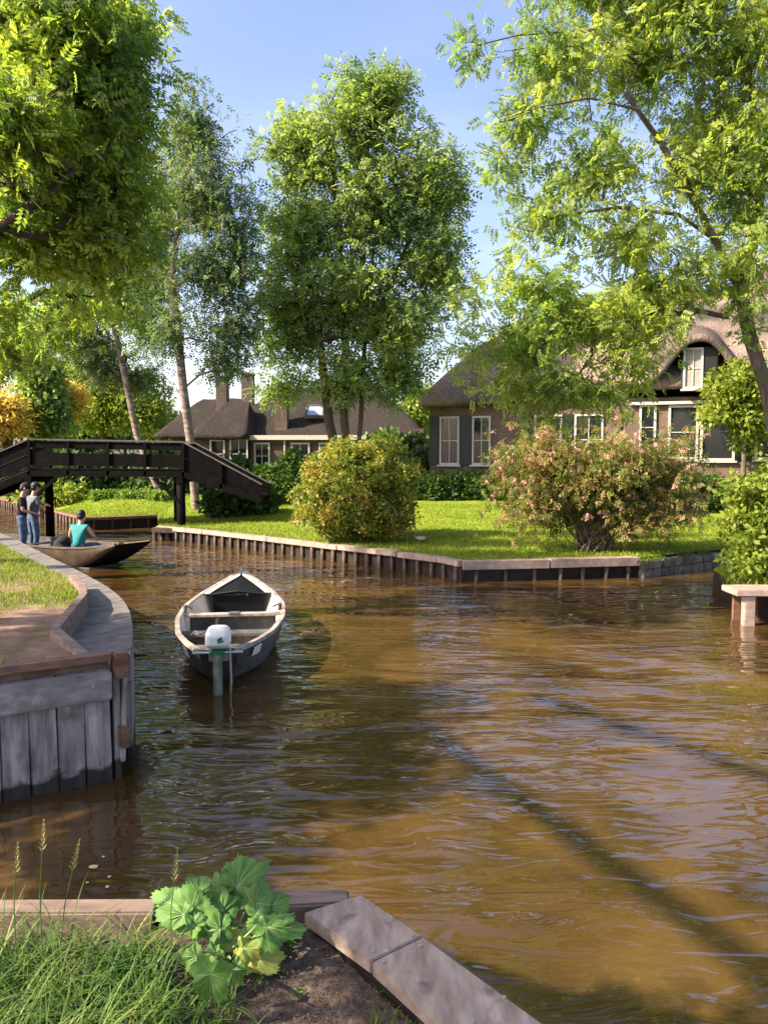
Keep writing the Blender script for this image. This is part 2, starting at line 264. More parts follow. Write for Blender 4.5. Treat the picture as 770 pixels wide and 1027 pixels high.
class MB:
    def __init__(s): s.v = []; s.f = []; s.mi = []
    def add(s, vs, fs, mi=0):
        n = len(s.v); s.v += [tuple(v) for v in vs]; s.f += [tuple(i + n for i in f) for f in fs]; s.mi += [mi] * len(fs); return s
    def box(s, c, size, rot=None, mi=0, taper=1.0):
        hx, hy, hz = size[0] / 2, size[1] / 2, size[2] / 2
        vs = []
        for z, k in ((-hz, 1.0), (hz, taper)):
            for x, y in ((-hx, -hy), (hx, -hy), (hx, hy), (-hx, hy)):
                v = Vector((x * k, y * k, z))
                if rot: v = rot @ v
                vs.append(v + Vector(c))
        return s.add(vs, [(3, 2, 1, 0), (4, 5, 6, 7), (0, 1, 5, 4), (1, 2, 6, 5), (2, 3, 7, 6), (3, 0, 4, 7)], mi)
    def beam(s, a, b, w, h, mi=0, up=(0, 0, 1)):
        a = Vector(a); b = Vector(b); d = (b - a); L = d.length; d.normalize(); u = Vector(up)
        r = d.cross(u).normalized(); u = r.cross(d).normalized()
        vs = [p + r * (sx * w / 2) + u * (sz * h / 2) for p in (a, b) for sx, sz in ((-1, -1), (1, -1), (1, 1), (-1, 1))]
        return s.add(vs, [(3, 2, 1, 0), (4, 5, 6, 7), (0, 1, 5, 4), (1, 2, 6, 5), (2, 3, 7, 6), (3, 0, 4, 7)], mi)
    def tube(s, pts, rad, n=8, mi=0, cap=True):
        pts = [Vector(p) for p in pts]
        if not hasattr(rad, '__len__'): rad = [rad] * len(pts)
        vs = []; u = None
        for i, p in enumerate(pts):
            t = (pts[min(i + 1, len(pts) - 1)] - pts[max(i - 1, 0)]).normalized()
            if u is None: u = t.orthogonal().normalized()
            else: u = (u - t * u.dot(t)).normalized()
            w = t.cross(u)
            for k in range(n):
                a = 2 * math.pi * k / n; vs.append(p + (u * math.cos(a) + w * math.sin(a)) * rad[i])
        fs = []
        for i in range(len(pts) - 1):
            for k in range(n): fs.append((i * n + k, i * n + (k + 1) % n, (i + 1) * n + (k + 1) % n, (i + 1) * n + k))
        if cap: fs.append(tuple(range(n))[::-1]); fs.append(tuple((len(pts) - 1) * n + k for k in range(n)))
        return s.add(vs, fs, mi)
    def ball(s, c, r, seg=12, rings=8, mi=0, rot=None):
        if not hasattr(r, '__len__'): r = (r, r, r)
        vs = []; c = Vector(c)
        for i in range(rings + 1):
            ph = math.pi * i / rings
            for k in range(seg):
                a = 2 * math.pi * k / seg; v = Vector((r[0] * math.sin(ph) * math.cos(a), r[1] * math.sin(ph) * math.sin(a), r[2] * math.cos(ph)))
                if rot: v = rot @ v
                vs.append(c + v)
        fs = [(i * seg + k, (i + 1) * seg + k, (i + 1) * seg + (k + 1) % seg, i * seg + (k + 1) % seg) for i in range(rings) for k in range(seg)]
        return s.add(vs, fs, mi)
    def prism(s, pts, z0, z1, mi=0):
        n = len(pts); vs = [(p[0], p[1], z0) for p in pts] + [(p[0], p[1], z1) for p in pts]
        fs = [tuple(range(n))[::-1], tuple(range(n, 2 * n))] + [(i, (i + 1) % n, n + (i + 1) % n, n + i) for i in range(n)]
        return s.add(vs, fs, mi)
    def build(s, name, mats, parent=None, smooth=False, bevel=0.0, seg=2, **tg):
        me = bpy.data.meshes.new(name); me.from_pydata(s.v, [], s.f)
        if not isinstance(mats, (list, tuple)): mats = [mats]
        for m in mats: me.materials.append(m)
        if len(mats) > 1: me.polygons.foreach_set('material_index', s.mi)
        if smooth: me.polygons.foreach_set('use_smooth', [True] * len(me.polygons))
        me.update(); me.validate()
        o = bpy.data.objects.new(name, me); COL.objects.link(o)
        import bmesh
        bm = bmesh.new(); bm.from_mesh(me); bmesh.ops.recalc_face_normals(bm, faces=bm.faces)
        if bevel > 0:
            bmesh.ops.bevel(bm, geom=[e for e in bm.edges if len(e.link_faces) == 2 and e.calc_face_angle(0) > 0.5], offset=bevel, segments=seg, affect='EDGES', clamp_overlap=True)
        bm.to_mesh(me); bm.free()
        if parent: o.parent = parent; o.matrix_parent_inverse = Matrix.Identity(4)
        if tg: tag(o, **tg)
        return o

def local(parent):
    """matrix world->parent for parts written in world coordinates"""
    return (Matrix.Translation(parent.location) @ parent.rotation_euler.to_matrix().to_4x4()).inverted()
def inworld(o):
    """the mesh of o was written in world coordinates: bring it into its parent's space"""
    if o.parent: o.data.transform(local(o.parent))
    return o

def npmesh(name, verts, faces4, m, parent=None, smooth=False, mats_idx=None):
    """fast mesh from numpy arrays; faces (n,k)"""
    me = bpy.data.meshes.new(name); nv = len(verts); nf = len(faces4); k = faces4.shape[1]
    me.vertices.add(nv); me.vertices.foreach_set('co', np.ascontiguousarray(verts, dtype=np.float32).ravel())
    me.loops.add(nf * k); me.loops.foreach_set('vertex_index', np.ascontiguousarray(faces4, dtype=np.int32).ravel())
    me.polygons.add(nf); me.polygons.foreach_set('loop_start', np.arange(0, nf * k, k, dtype=np.int32))
    ms = m if isinstance(m, (list, tuple)) else [m]
    for x in ms: me.materials.append(x)
    if mats_idx is not None: me.polygons.foreach_set('material_index', np.ascontiguousarray(mats_idx, dtype=np.int32))
    if smooth: me.polygons.foreach_set('use_smooth', np.ones(nf, dtype=bool))
    me.update(calc_edges=True)
    o = bpy.data.objects.new(name, me); COL.objects.link(o)
    if parent: o.parent = parent
    return o

# ------------------------------------------------------------------ foliage
def leaf_template(kind):
    if kind == 'single':      # one pointed leaf, folded along its rib
        V = [(0, 0, 0), (.45, .3, .06), (1, 0, -.05), (.45, -.3, .06)]; F = [(0, 1, 2, 3)]
    elif kind == 'ash':       # compound leaf: leaflets along a drooping rib
        V = []; F = []
        for i in range(4):
            x = .2 + i * .2; z = -.12 * x * x
            for s in (-1, 1):
                n = len(V); c = (x, 0, z)
                dx, dy = .2, s * .36
                V += [c, (x + .16, dy * .42, z + .03), (x + dx, dy * 1.1, z - .06), (x - .02, dy * .62, z + .03)]; F.append((n, n + 1, n + 2, n + 3))
        n = len(V); V += [(.95, 0, -.12), (1.12, .09, -.15), (1.35, 0, -.22), (1.12, -.09, -.15)]; F.append((n, n + 1, n + 2, n + 3))
    elif kind == 'twig':      # short twig tip with alternate leaves
        V = []; F = []
        for i in range(5):
            x = .1 + i * .2; s = 1 if i % 2 else -1; n = len(V); z = -.05 * x
            V += [(x, 0, z), (x + .2, s * .05, z + .05), (x + .34, s * .34, z - .04), (x + .04, s * .24, z + .03)]; F.append((n, n + 1, n + 2, n + 3))
    return np.array(V, float), np.array(F, int)

def scatter_leaves(centers, radii, per, size, kind, droop=0.2, out=0.7, updir=0.5, rng=RNG):
    """centers (n,3), radii (n,) -> leaf sprays round each centre"""
    T, F = leaf_template(kind); n = len(centers) * per
    C = np.repeat(centers, per, axis=0); Rr = np.repeat(radii, per)
    d = rng.normal(size=(n, 3)); d /= np.linalg.norm(d, axis=1)[:, None]
    r = Rr * rng.random(n) ** 0.45
    d2 = d.copy(); d2[:, 2] *= 0.65
    pos = C + d2 * r[:, None]
    ax = d * out + rng.normal(size=(n, 3)) * 0.55; ax[:, 2] -= droop; ax /= np.linalg.norm(ax, axis=1)[:, None]
    up = rng.normal(size=(n, 3)) * 0.55 + np.array([0, 0, updir]) + d * 0.4
    sd = np.cross(up, ax); sd /= np.maximum(1e-6, np.linalg.norm(sd, axis=1))[:, None]
    nm = np.cross(ax, sd); sc = size * (0.6 + 0.8 * rng.random(n))
    V = pos[:, None, :] + sc[:, None, None] * (T[None, :, 0:1] * ax[:, None, :] + T[None, :, 1:2] * sd[:, None, :] + T[None, :, 2:3] * nm[:, None, :])
    FF = F[None] + (np.arange(n) * len(T))[:, None, None]
    return V.reshape(-1, 3), FF.reshape(-1, F.shape[1])

def lobe_points(lobes, n, rng=RNG, shell=0.5):
    vol = np.array([l[3] * l[4] * l[5] for l in lobes]) ** 0.8; vol /= vol.sum(); pts = []
    for l, v in zip(lobes, vol):
        k = max(3, int(round(n * v))); d = rng.normal(size=(k, 3)); d /= np.linalg.norm(d, axis=1)[:, None]
        r = (shell + (1 - shell) * rng.random(k)) if shell > 0 else rng.random(k) ** (1 / 3.)
        inner = rng.random(k) < 0.25; r[inner] *= rng.random(inner.sum())
        pts.append(np.array(l[:3]) + d * r[:, None] * np.array(l[3:6]))
    return np.concatenate(pts)

def skeleton(trunks, pts, jitter=0.12, bias=0.35, rng=RNG):
    """join every clump to the nearest wood, inner clumps first; returns nodes, parents"""
    nodes = []; par = []
    for tr in trunks:
        last = -1
        for i, p in enumerate(tr[0]):
            if i == 0 and tr[1] is not None:
                last = tr[1]; 
            nodes.append(np.array(p, float)); par.append(last); last = len(nodes) - 1
    base = nodes[0]; locked = len(nodes)
    N = np.zeros((locked + len(pts) * 4, 3)); N[:locked] = nodes; cnt = locked
    dist0 = np.min(np.linalg.norm(pts[:, None, :] - N[None, :locked, :], axis=2), axis=1)
    for i in np.argsort(dist0):
        p = pts[i]; D = p - N[:cnt]; L = np.linalg.norm(D, axis=1)
        # prefer wood lower than the clump, so twigs rise
        cost = L * (1 + bias * np.clip(-(D[:, 2]) / np.maximum(L, 1e-6) + 0.3, 0, 2)); cost[0] += 5
        j = int(np.argmin(cost)); a = N[j].copy(); k = 1 if L[j] < 0.5 else (2 if L[j] < 1.4 else 3); last = j
        for q in range(1, k + 1):
            t = q / k; w = a + (p - a) * t
            if q < k: w = w + rng.normal(size=3) * jitter * L[j] * 0.5 + np.array([0, 0, 0.10 * L[j] * math.sin(math.pi * t)])
            N[cnt] = w; par.append(last); last = cnt; cnt += 1
    return N[:cnt], par

def wood_mesh(N, par, r_tip, r_base, sides=6, power=0.5, trunk_r=None):
    n = len(N); w = np.zeros(n); kids = [[] for _ in range(n)]
    for i, p in enumerate(par):
        if p >= 0: kids[p].append(i)
    for i in range(n - 1, -1, -1):
        if not kids[i]: w[i] += 1
        if par[i] >= 0: w[par[i]] += w[i]
    R = r_tip + (r_base - r_tip) * (w / w.max()) ** power
    mb = MB()
    done = set(); order = [i for i in range(n) if par[i] < 0]
    stack = [(i, None) for i in order]
    while stack:
        s, origin = stack.pop(); chain = [] if origin is None else [origin]; c = s
        while True:
            chain.append(c)
            if not kids[c]: break
            ks = sorted(kids[c], key=lambda k: -w[k])
            for k in ks[1:]: stack.append((k, c))
            c = ks[0]
        rr = [float(R[i]) for i in chain]
        if origin is not None: rr[0] = min(rr[0], rr[1] * 1.15)
        big = rr[min(1, len(rr) - 1)] > 0.05
        if len(chain) >= 2: mb.tube([N[i] for i in chain], rr, n=8 if big else (5 if rr[-1] < .02 else sides), cap=False)
    return mb

def tree(name, label, cat, base, trunks, lobes, nclump, per, size, kind, leafm, barkm, r_base, r_tip=0.012, crad=0.5, droop=0.2, group=None, shell=0.45, seed=1, bias=0.35, power=0.5, extra=None):
    rng = np.random.default_rng(seed); t = thing(name, label, cat, base, 0, group)
    pts = lobe_points(lobes, nclump, rng, shell)
    if extra is not None: pts = np.concatenate([pts, np.array(extra)])
    N, par = skeleton(trunks, pts, rng=rng, bias=bias)
    tr = wood_mesh(N, par, r_tip, r_base, power=power).build('trunk', barkm, t, smooth=True); inworld(tr)
    V, F = scatter_leaves(pts, crad * (0.6 + 0.7 * rng.random(len(pts))), per, size, kind, droop, rng=rng)
    V = V - np.array(base)
    npmesh('crown', V, F, leafm, t)
    return t

def shrub(name, label, base, lobes, nclump, per, size, kind, leafm, stems=7, barkm=None, crad=0.16, group=None, seed=1, cat='shrub', droop=0.1, flowers=None, shell=0.6):
    rng = np.random.default_rng(seed); t = thing(name, label, cat, base, 0, group)
    pts = lobe_points(lobes, nclump, rng, shell); pts[:, 2] = np.maximum(pts[:, 2], base[2] + 0.05)
    mb = MB(); b = Vector(base)
    sel = pts[rng.integers(0, len(pts), stems * 4)]
    for i, p in enumerate(sel):
        s = b + Vector((rng.normal() * .12, rng.normal() * .12, -.03)); p = Vector(p); mid = s.lerp(p, .45) + Vector((0, 0, .18 * (p - s).length))
        mb.tube([s, mid, p], [.022, .014, .006] if i < stems else [.012, .009, .004], n=5, cap=False)
    inworld(mb.build('stem', barkm or M['barkdark'], t, smooth=True))
    V, F = scatter_leaves(pts, crad * (0.6 + 0.8 * rng.random(len(pts))), per, size, kind, droop, rng=rng); V = V - np.array(base)
    npmesh('foliage', V, F, leafm, t)
    if flowers:
        pf = pts[rng.random(len(pts)) < flowers[0]] + rng.normal(size=(1, 3)) * .02
        V, F = scatter_leaves(pf, np.full(len(pf), crad * 1.1), flowers[1], flowers[2], 'twig', .3, rng=rng); V = V - np.array(base)
        npmesh('blossom', V, F, M['flower'], t)
    return t

def lobe(px, py, d, rx, ry, rd=None):
    """a crown lobe: where it stands and its radii in metres, read off the photograph's scale at distance d"""
    p = P(px, py, d=d); k = d / FPX; return (p.x, p.y, p.z, rx * k, rd if rd else rx * k * 0.8, ry * k)

def blades(pos, length, width, lean, m, name, seg=4, parent=None, rng=RNG, winddir=None):
    n = len(pos); az = rng.random(n) * 2 * math.pi; dr = np.stack([np.cos(az), np.sin(az), np.zeros(n)], 1)
    if winddir is not None: dr = dr + np.array(winddir); dr /= np.linalg.norm(dr, axis=1)[:, None]
    sd = np.stack([-dr[:, 1], dr[:, 0], np.zeros(n)], 1); L = length * (0.5 + 0.8 * rng.random(n)); ln = lean * (0.4 + 1.1 * rng.random(n))
    V = []
    for i in range(seg + 1):
        t = i / seg; ang = ln * t
        c = pos + dr * (L * np.sin(ang) * t)[:, None] + np.array([0, 0, 1]) * (L * np.cos(ang * .9) * t)[:, None]
        w = width * (1 - t ** 1.6) * (0.7 + .6 * rng.random(n)) + width * .04
        V.append(np.stack([c - sd * w[:, None] / 2, c + sd * w[:, None] / 2], 1))
    V = np.stack(V, 1).reshape(n, -1, 3); k = 2 * (seg + 1)
    F = np.array([(2 * i, 2 * i + 1, 2 * i + 3, 2 * i + 2) for i in range(seg)])
    FF = (F[None] + (np.arange(n) * k)[:, None, None]).reshape(-1, 4)
    return npmesh(name, V.reshape(-1, 3), FF, m, parent)

# ------------------------------------------------------------------ ground and water
def pw(px, py): q = P(px, py, z=0.0); return (q.x, q.y)
edge_px = [(0, 508), (37, 517), (60, 524), (85, 532), (158, 528.5), (159, 541), (205, 546), (270, 554.5), (340, 564), (400, 572), (440, 578), (463, 583.5), (550, 581.5), (640, 579), (690, 572), (745, 566.5)]
EDGE = [(-140, 110), (-40, 52)] + [pw(*e) for e in edge_px] + [(11, 18.2), (20, 20), (140, 40)]
# keep x strictly increasing
E2 = [EDGE[0]]
for e in EDGE[1:]:
    E2.append(e if e[0] > E2[-1][0] + 1e-3 else (E2[-1][0] + 0.03, e[1]))
EDGE = E2
EX = np.array([e[0] for e in EDGE]); EY = np.array([e[1] for e in EDGE])
def ye(x): return float(np.interp(x, EX, EY))
def gz(x, y):
    e = ye(x); b = max(30.0, e + 4); t = min(1, max(0, (y - e) / (b - e))); t = t * t * (3 - 2 * t)
    return 0.39 + 0.50 * t

wmb = MB(); wmb.add([(-300, -60, 0), (300, -60, 0), (300, 400, 0), (-300, 400, 0)], [(0, 1, 2, 3)])
wmb.build('canal_water', M['water'], kind='structure')
bed = MB(); bed.add([(-500, -80, -1.2), (500, -80, -1.2), (500, 800, -1.2), (-500, 800, -1.2)], [(0, 1, 2, 3)]); bed.build('ground', M['mud'], kind='structure')

def lawn():
    xs = sorted(set([float(x) for x in EX] + list(np.arange(-40, 30, 0.7)))); rows = []
    mb = MB(); T = [0, .02, .05, .1, .16, .23, .31, .4, .5, .6, .7, .8, .9, 1.0]
    V = []; 
    for x in xs:
        e = ye(x) + 0.04; b = max(30.0, e + 4); col = [(x, e, -0.5), (x, e, gz(x, e))]
        for t in T[1:]: y = e + (b - e) * t; col.append((x, y, gz(x, y)))
        col.append((x, 60 if b < 55 else b + 20, 0.89)); col.append((x * 1.0, 400, 0.89)); V.append(col)
    k = len(V[0]); vs = [v for c in V for v in c]; fs = []; mi = []
    for i in range(len(xs) - 1):
        for j in range(k - 1): fs.append((i * k + j, (i + 1) * k + j, (i + 1) * k + j + 1, i * k + j + 1)); mi.append(1 if j == 0 else 0)
    mb.add(vs, fs); mb.mi = mi
    mb.build('lawn', [M['lawn'], M['mud']], smooth=False, kind='structure')
lawn()
# short grass standing on the lawn where single blades can still be made out
n = 70000; gx = RNG.uniform(-12, 9.5, n); u = RNG.random(n) ** 1.4
gy = np.array([ye(x) for x in gx]) + 0.12 + u * 11; pos = np.stack([gx, gy, [gz(x, y) for x, y in zip(gx, gy)]], 1)
o = blades(pos, 0.075, 0.016, 0.7, M['lawnblade'], 'lawn_grass', seg=2); tag(o, 'short mown grass of the lawn across the canal', 'grass', kind='stuff')

# ---- revetments: capped timber edging with posts standing in the water
def revet(name, label, pts, zt, cap_w, cap_h, spacing, post_r, seglen=2.2, capm=None, group='timber bank edgings across the canal', over=0.06, facing=(0, -1)):
    a0 = Vector((*pts[0], 0)); t = thing(name, label, 'bank edging', (a0.x, a0.y, 0), 0, group)
    for i in range(len(pts) - 1):
        a = Vector((*pts[i], 0)); b = Vector((*pts[i + 1], 0)); d = (b - a); L = d.length; d.normalize(); nrm = Vector((d.y, -d.x, 0))
        if nrm.y > 0 and abs(nrm.y) > .2: nrm = -nrm
        k = max(1, int(round(L / seglen)))
        for j in range(k):
            mb = MB(); p0 = a + d * (L * j / k + .012); p1 = a + d * (L * (j + 1) / k - .012); off = nrm * (over) + Vector((0, 0, zt - cap_h / 2 + random.uniform(-.006, .006)))
            mb.beam(p0 + off - nrm * cap_w / 2 + nrm * .02, p1 + off - nrm * cap_w / 2 + nrm * .02, cap_w, cap_h); inworld(mb.build('cap_plank', capm or M['capwood'], t, bevel=.008))
        mb = MB(); mb.beam(a - nrm * .05 + Vector((0, 0, zt / 2 - .12)), b - nrm * .05 + Vector((0, 0, zt / 2 - .12)), .04, zt - cap_h + .22); inworld(mb.build('backing_board', M['wetwood'], t))
        m = max(1, int(L / spacing))
        for j in range(m):
            q = a + d * (L * (j + .5) / m) + nrm * random.uniform(-.005, .015); mb = MB(); r = post_r * random.uniform(.85, 1.15)
            mb.tube([q + Vector((0, 0, -.35)), q + Vector((random.uniform(-.01, .01), 0, zt - cap_h - .003))], [r, r * .95], n=9); inworld(mb.build('post', M['postwood'], t, smooth=True))
    return t
EP = [pw(*e) for e in edge_px]
revet('bank_edging', 'long timber lawn edging with closely set posts from the bridge to the corner', [EP[5], EP[6], EP[7], EP[8], EP[9], EP[10], EP[11]], .40, .26, .11, .33, .05)
revet('bank_edging', 'sunlit timber edging with eight spaced posts below the pink flowering bush', [EP[11], EP[12], EP[13]], .41, .30, .17, .455, .045, seglen=3.4)
revet('bank_edging', 'reddish timber edging behind the bridge posts, in front of the trimmed hedge', [EP[3], EP[4]], .42, .3, .09, .55, .06, capm=M['redwood'])
revet('bank_edging', 'far timber edging with tall posts receding to the left behind the standing men', [EP[0], EP[1], EP[2], EP[3]], .42, .25, .08, .5, .07, capm=M['redwood'])
# stone edging at the right of the lawn
t = thing('stone_edging', 'low grey stone edging at the right end of the lawn, tufts growing through it', 'stone edging', (EP[13][0], EP[13][1], 0))
st = [EP[13], EP[14], EP[15], (11, 18.2)]
mb = MB()
for i in range(3):
    a = Vector((*st[i], 0)); b = Vector((*st[i + 1], 0)); L = (b - a).length; x = 0
    while x < L:
        w = random.uniform(.22, .42); c = a.lerp(b, (x + w / 2) / L)
        for z in (.06, .24):
            mb.box((c.x + random.uniform(-.02, .02), c.y + random.uniform(-.03, .03), z), (w * .96, .2, .175), Matrix.Rotation(math.atan2((b - a).y, (b - a).x) + random.uniform(-.06, .06), 3, 'Z'))
        x += w
inworld(mb.build('stones', M['stone'], t, bevel=.02))

# ------------------------------------------------------------------ left bank
ZL = 0.95
def pl(px, py, z=ZL): q = P(px, py, z=z); return (q.x, q.y)
ZW = .82
outer = [pl(131, 658, ZW), pl(134, 628, ZW), pl(129, 607, ZW), pl(112, 590, ZW), pl(76, 571, ZW), pl(40, 553, ZW), pl(0, 533, ZW)]
outer += [(outer[-1][0] - 4.0, outer[-1][1] + 5.0), (outer[-1][0] - 14, outer[-1][1] + 12)]
inner = [pl(90, 655), pl(59, 637), pl(87, 601), pl(86, 592), pl(75, 581), pl(58, 573), pl(28, 558), pl(0, 543), (outer[-2][0] - .35, outer[-2][1] - .2)]
fx0, fy0 = P(0, 803, z=0).x, P(0, 803, z=0).y; fx1, fy1 = P(112, 780, z=0).x, P(112, 780, z=0).y
fd = Vector((fx1 - fx0, fy1 - fy0, 0)).normalized(); fn = Vector((fd.y, -fd.x, 0))
F1 = Vector((fx1, fy1, 0)); F0 = F1 - fd * 4.6
# ground: sand with worn grass
gpts = [(F0.x, F0.y), (F1.x, F1.y), inner[0]] + inner[1:] + [(-30, 24), (-30, 3)]
mb = MB(); mb.prism([(p[0], p[1]) for p in gpts], -0.4, ZL - 0.035); mb.build('left_bank', M['bankground'], kind='structure')
# boardwalk following the water
mb = MB(); oc = [Vector((*p, 0)) for p in outer]
side = MB()
def along(pts, s):
    for i in range(len(pts) - 1):
        L = (pts[i + 1] - pts[i]).length
        if s <= L: return pts[i].lerp(pts[i + 1], s / L), (pts[i + 1] - pts[i]).normalized()
        s -= L
    return pts[-1], (pts[-1] - pts[-2]).normalized()
ic = [Vector((*inner[0], 0)), Vector((*inner[1], 0)), Vector((*inner[2], 0)), Vector((*inner[4], 0)), Vector((*inner[5], 0)), Vector((*inner[6], 0)), Vector((*inner[7], 0)), Vector((*inner[8], 0))]
# smooth outer curve
def smooth(pts, it=3):
    for _ in range(it):
        q = [pts[0]]
        for a, b in zip(pts[:-1], pts[1:]): q += [a.lerp(b, .25), a.lerp(b, .75)]
        q.append(pts[-1]); pts = q
    return pts
ocs = smooth([Vector((*p, 0)) for p in outer], 3); ics = smooth([ic[0]] + [Vector((*inner[1], 0))] + ic[2:], 2)
bw = thing('boardwalk', 'grey curving boardwalk along the left bank with a pale wooden water side', 'boardwalk', (outer[0][0], outer[0][1], 0))
nb = 46; lo = sum((b - a).length for a, b in zip(ocs[:-1], ocs[1:])); li = sum((b - a).length for a, b in zip(ics[:-1], ics[1:]))
lo = min(lo, 17.5); li = min(li, 16.8)
for i in range(nb):
    t0 = (i / nb) ** 1.35; t1 = ((i + 1) / nb) ** 1.35
    a, _ = along(ocs, lo * t0 + .004); b, _ = along(ocs, lo * t1 - .004); c, _ = along(ics, li * t1 - .004); d, _ = along(ics, li * t0 + .004)
    dz = random.uniform(-.004, .004)
    mb = MB(); mb.prism([(a.x, a.y), (b.x, b.y), (c.x, c.y), (d.x, d.y)], ZW - .05 + dz, ZW + dz); inworld(mb.build('board', M['deckwalk'], bw))
    # facing of the water side
nf = 30
for i in range(nf):
    t0 = (i / nf) ** 1.35; t1 = ((i + 1) / nf) ** 1.35
    a, _ = along(ocs, lo * t0 + .004); b, _ = along(ocs, lo * t1 - .004); n_ = Vector(((b - a).y, -(b - a).x, 0)).normalized()
    if n_.x < 0: n_ = -n_
    mb = MB(); w = n_ * .035; g = n_ * .006
    for z0, z1, m_ in ((.62, ZW - .055, 0), (-.4, .61, 1)):
        mb.prism([(a.x - w.x, a.y - w.y), (b.x - w.x, b.y - w.y), (b.x + g.x, b.y + g.y), (a.x + g.x, a.y + g.y)], z0, z1, m_)
    inworld(mb.build('side_board', [M['capwood'], M['boardwood']], bw))
# raised kerb between boards and ground
kb = thing('path_kerb', 'low brown wooden kerb between the boardwalk and the sandy grass', 'kerb', (inner[1][0], inner[1][1], ZL))
for a, b, dz_ in ((inner[0], inner[1], .07), (inner[1], inner[2], 0), (inner[2], inner[3], 0), (inner[3], inner[4], 0)):
    m_ = MB(); m_.beam((a[0] - .03, a[1], ZL - .06 - dz_), (b[0] - .03, b[1], ZL - .06), .08, .24); inworld(m_.build('kerb_board', M['beambrown'], kb, bevel=.005))
# wooden quay front facing the camera
q = thing('quay_wall', 'quay wall of wide upright grey boards with a horizontal grey beam and red brown corner post', 'quay wall', (F1.x, F1.y, 0))
bwid = 0.185; k = int(4.6 / bwid)
for i in range(k):
    c = F1 - fd * (bwid * (i + .5)) + fn * .03; mb = MB(); tilt = random.uniform(-.012, .012)
    R = Matrix.Rotation(math.atan2(fd.y, fd.x), 3, 'Z') @ Matrix.Rotation(tilt, 3, 'Y')
    dz = random.uniform(-.02, .02)
    mb.box(c + Vector((0, 0, .24)) + fn * random.uniform(-.006, .006), (bwid - .007, .045, 1.2), R, 0)
    inworld(mb.build('board', [M['boardwood'], M['wetwood']], q, bevel=.005))
mb = MB(); mb.beam(F0 + fn * .085 + Vector((0, 0, .735)), F1 + fn * .085 + fd * .0 + Vector((0, 0, .735)), .065, .215); inworld(mb.build('wale_beam', M['beamwood'], q, bevel=.012))
mb = MB(); mb.beam(F0 + fn * .02 + Vector((0, 0, ZL - .02)), F1 + fn * .02 + fd * .01 + Vector((0, 0, ZL - .02)), .12, .055); inworld(mb.build('cap_strip', M['redwood'], q, bevel=.008))
mb = MB(); mb.beam(F0 - fn * .05 + Vector((0, 0, .88)), F1 - fn * .05 + Vector((0, 0, .88)), .04, .10); inworld(mb.build('backing_board', M['boardwood'], q))
for i in range(10):
    c = F1 - fd * (.12 + .37 * i + random.uniform(-.03, .03)) + fn * .12 + Vector((0, 0, .735 + random.uniform(-.05, .06))); mb = MB(); mb.tube([c, c + fn * .012], .014, n=8); inworld(mb.build('bolt', M['steel'], q))
Rq = Matrix.Rotation(math.atan2(fd.y, fd.x), 3, 'Z')
mb = MB(); mb.box(F1 + fd * .075 + fn * .03 + Vector((0, 0, .86)), (.115, .14, .19), Rq); inworld(mb.build('corner_block', M['redwood'], q, bevel=.012))
mb = MB(); mb.box(F1 + fd * .045 + fn * .0 + Vector((0, 0, .30)), (.05, .09, .95), Rq); mb.box(F1 + fd * .085 + fn * .05 + Vector((0, 0, .46)), (.035, .10, .64), Rq @ Matrix.Rotation(.05, 3, 'Y')); inworld(mb.build('corner_post', M['boardwood'], q, bevel=.006))
mb = MB(); mb.box(F1 + fd * .085 + fn * .07 + Vector((0, 0, .33)), (.075, .09, .17), Rq); inworld(mb.build('corner_block', M['redwood'], q, bevel=.01))
# worn grass on the left bank
def inpoly(x, y, poly):
    c = False; n = len(poly)
    for i in range(n):
        x1, y1 = poly[i]; x2, y2 = poly[(i + 1) % n]
        if (y1 > y) != (y2 > y) and x < (x2 - x1) * (y - y1) / (y2 - y1) + x1: c = not c
    return c
pos = []
gp = [(p[0], p[1]) for p in gpts]
from mathutils import noise as mn
while len(pos) < 60000:
    x = random.uniform(-9.5, -2.1); y = random.uniform(5.4, 15)
    if not inpoly(x, y, gp): continue
    near_edge = min((Vector((x, y, 0)) - p).length for p in ics[8:30]) if y > 6 else 9
    v = mn.noise(Vector((x * 1.1, y * .7, 3.1))) + (.35 if near_edge < .4 else 0) + (0.4 if y > 7.8 else -.22 if y < 6.7 else .08)
    if v > random.uniform(-.05, .2): pos.append((x, y, ZL - .04))
o = blades(np.array(pos), 0.07, 0.008, 0.9, M['lawnblade'], 'bank_grass', seg=2); tag(o, 'patchy short grass on the sandy left bank', 'grass', kind='stuff')

# ------------------------------------------------------------------ near bank
ZN = 0.75
def pn(px, py, z=ZN): q = P(px, py, z=z); return Vector((q.x, q.y, z))
A, B, C, D = pn(305, 915), pn(362, 897), pn(555, 1030), pn(428, 1030)
dirp = ((C - B).normalized() + (D - A).normalized()).normalized(); dirp.z = 0; dirp.normalize()
E = pn(372, 963); G = pn(423, 938)
endC = C + dirp * 1.4; endD = D + dirp * 1.4
b0 = pn(-60, 920); b1 = pn(350, 897)
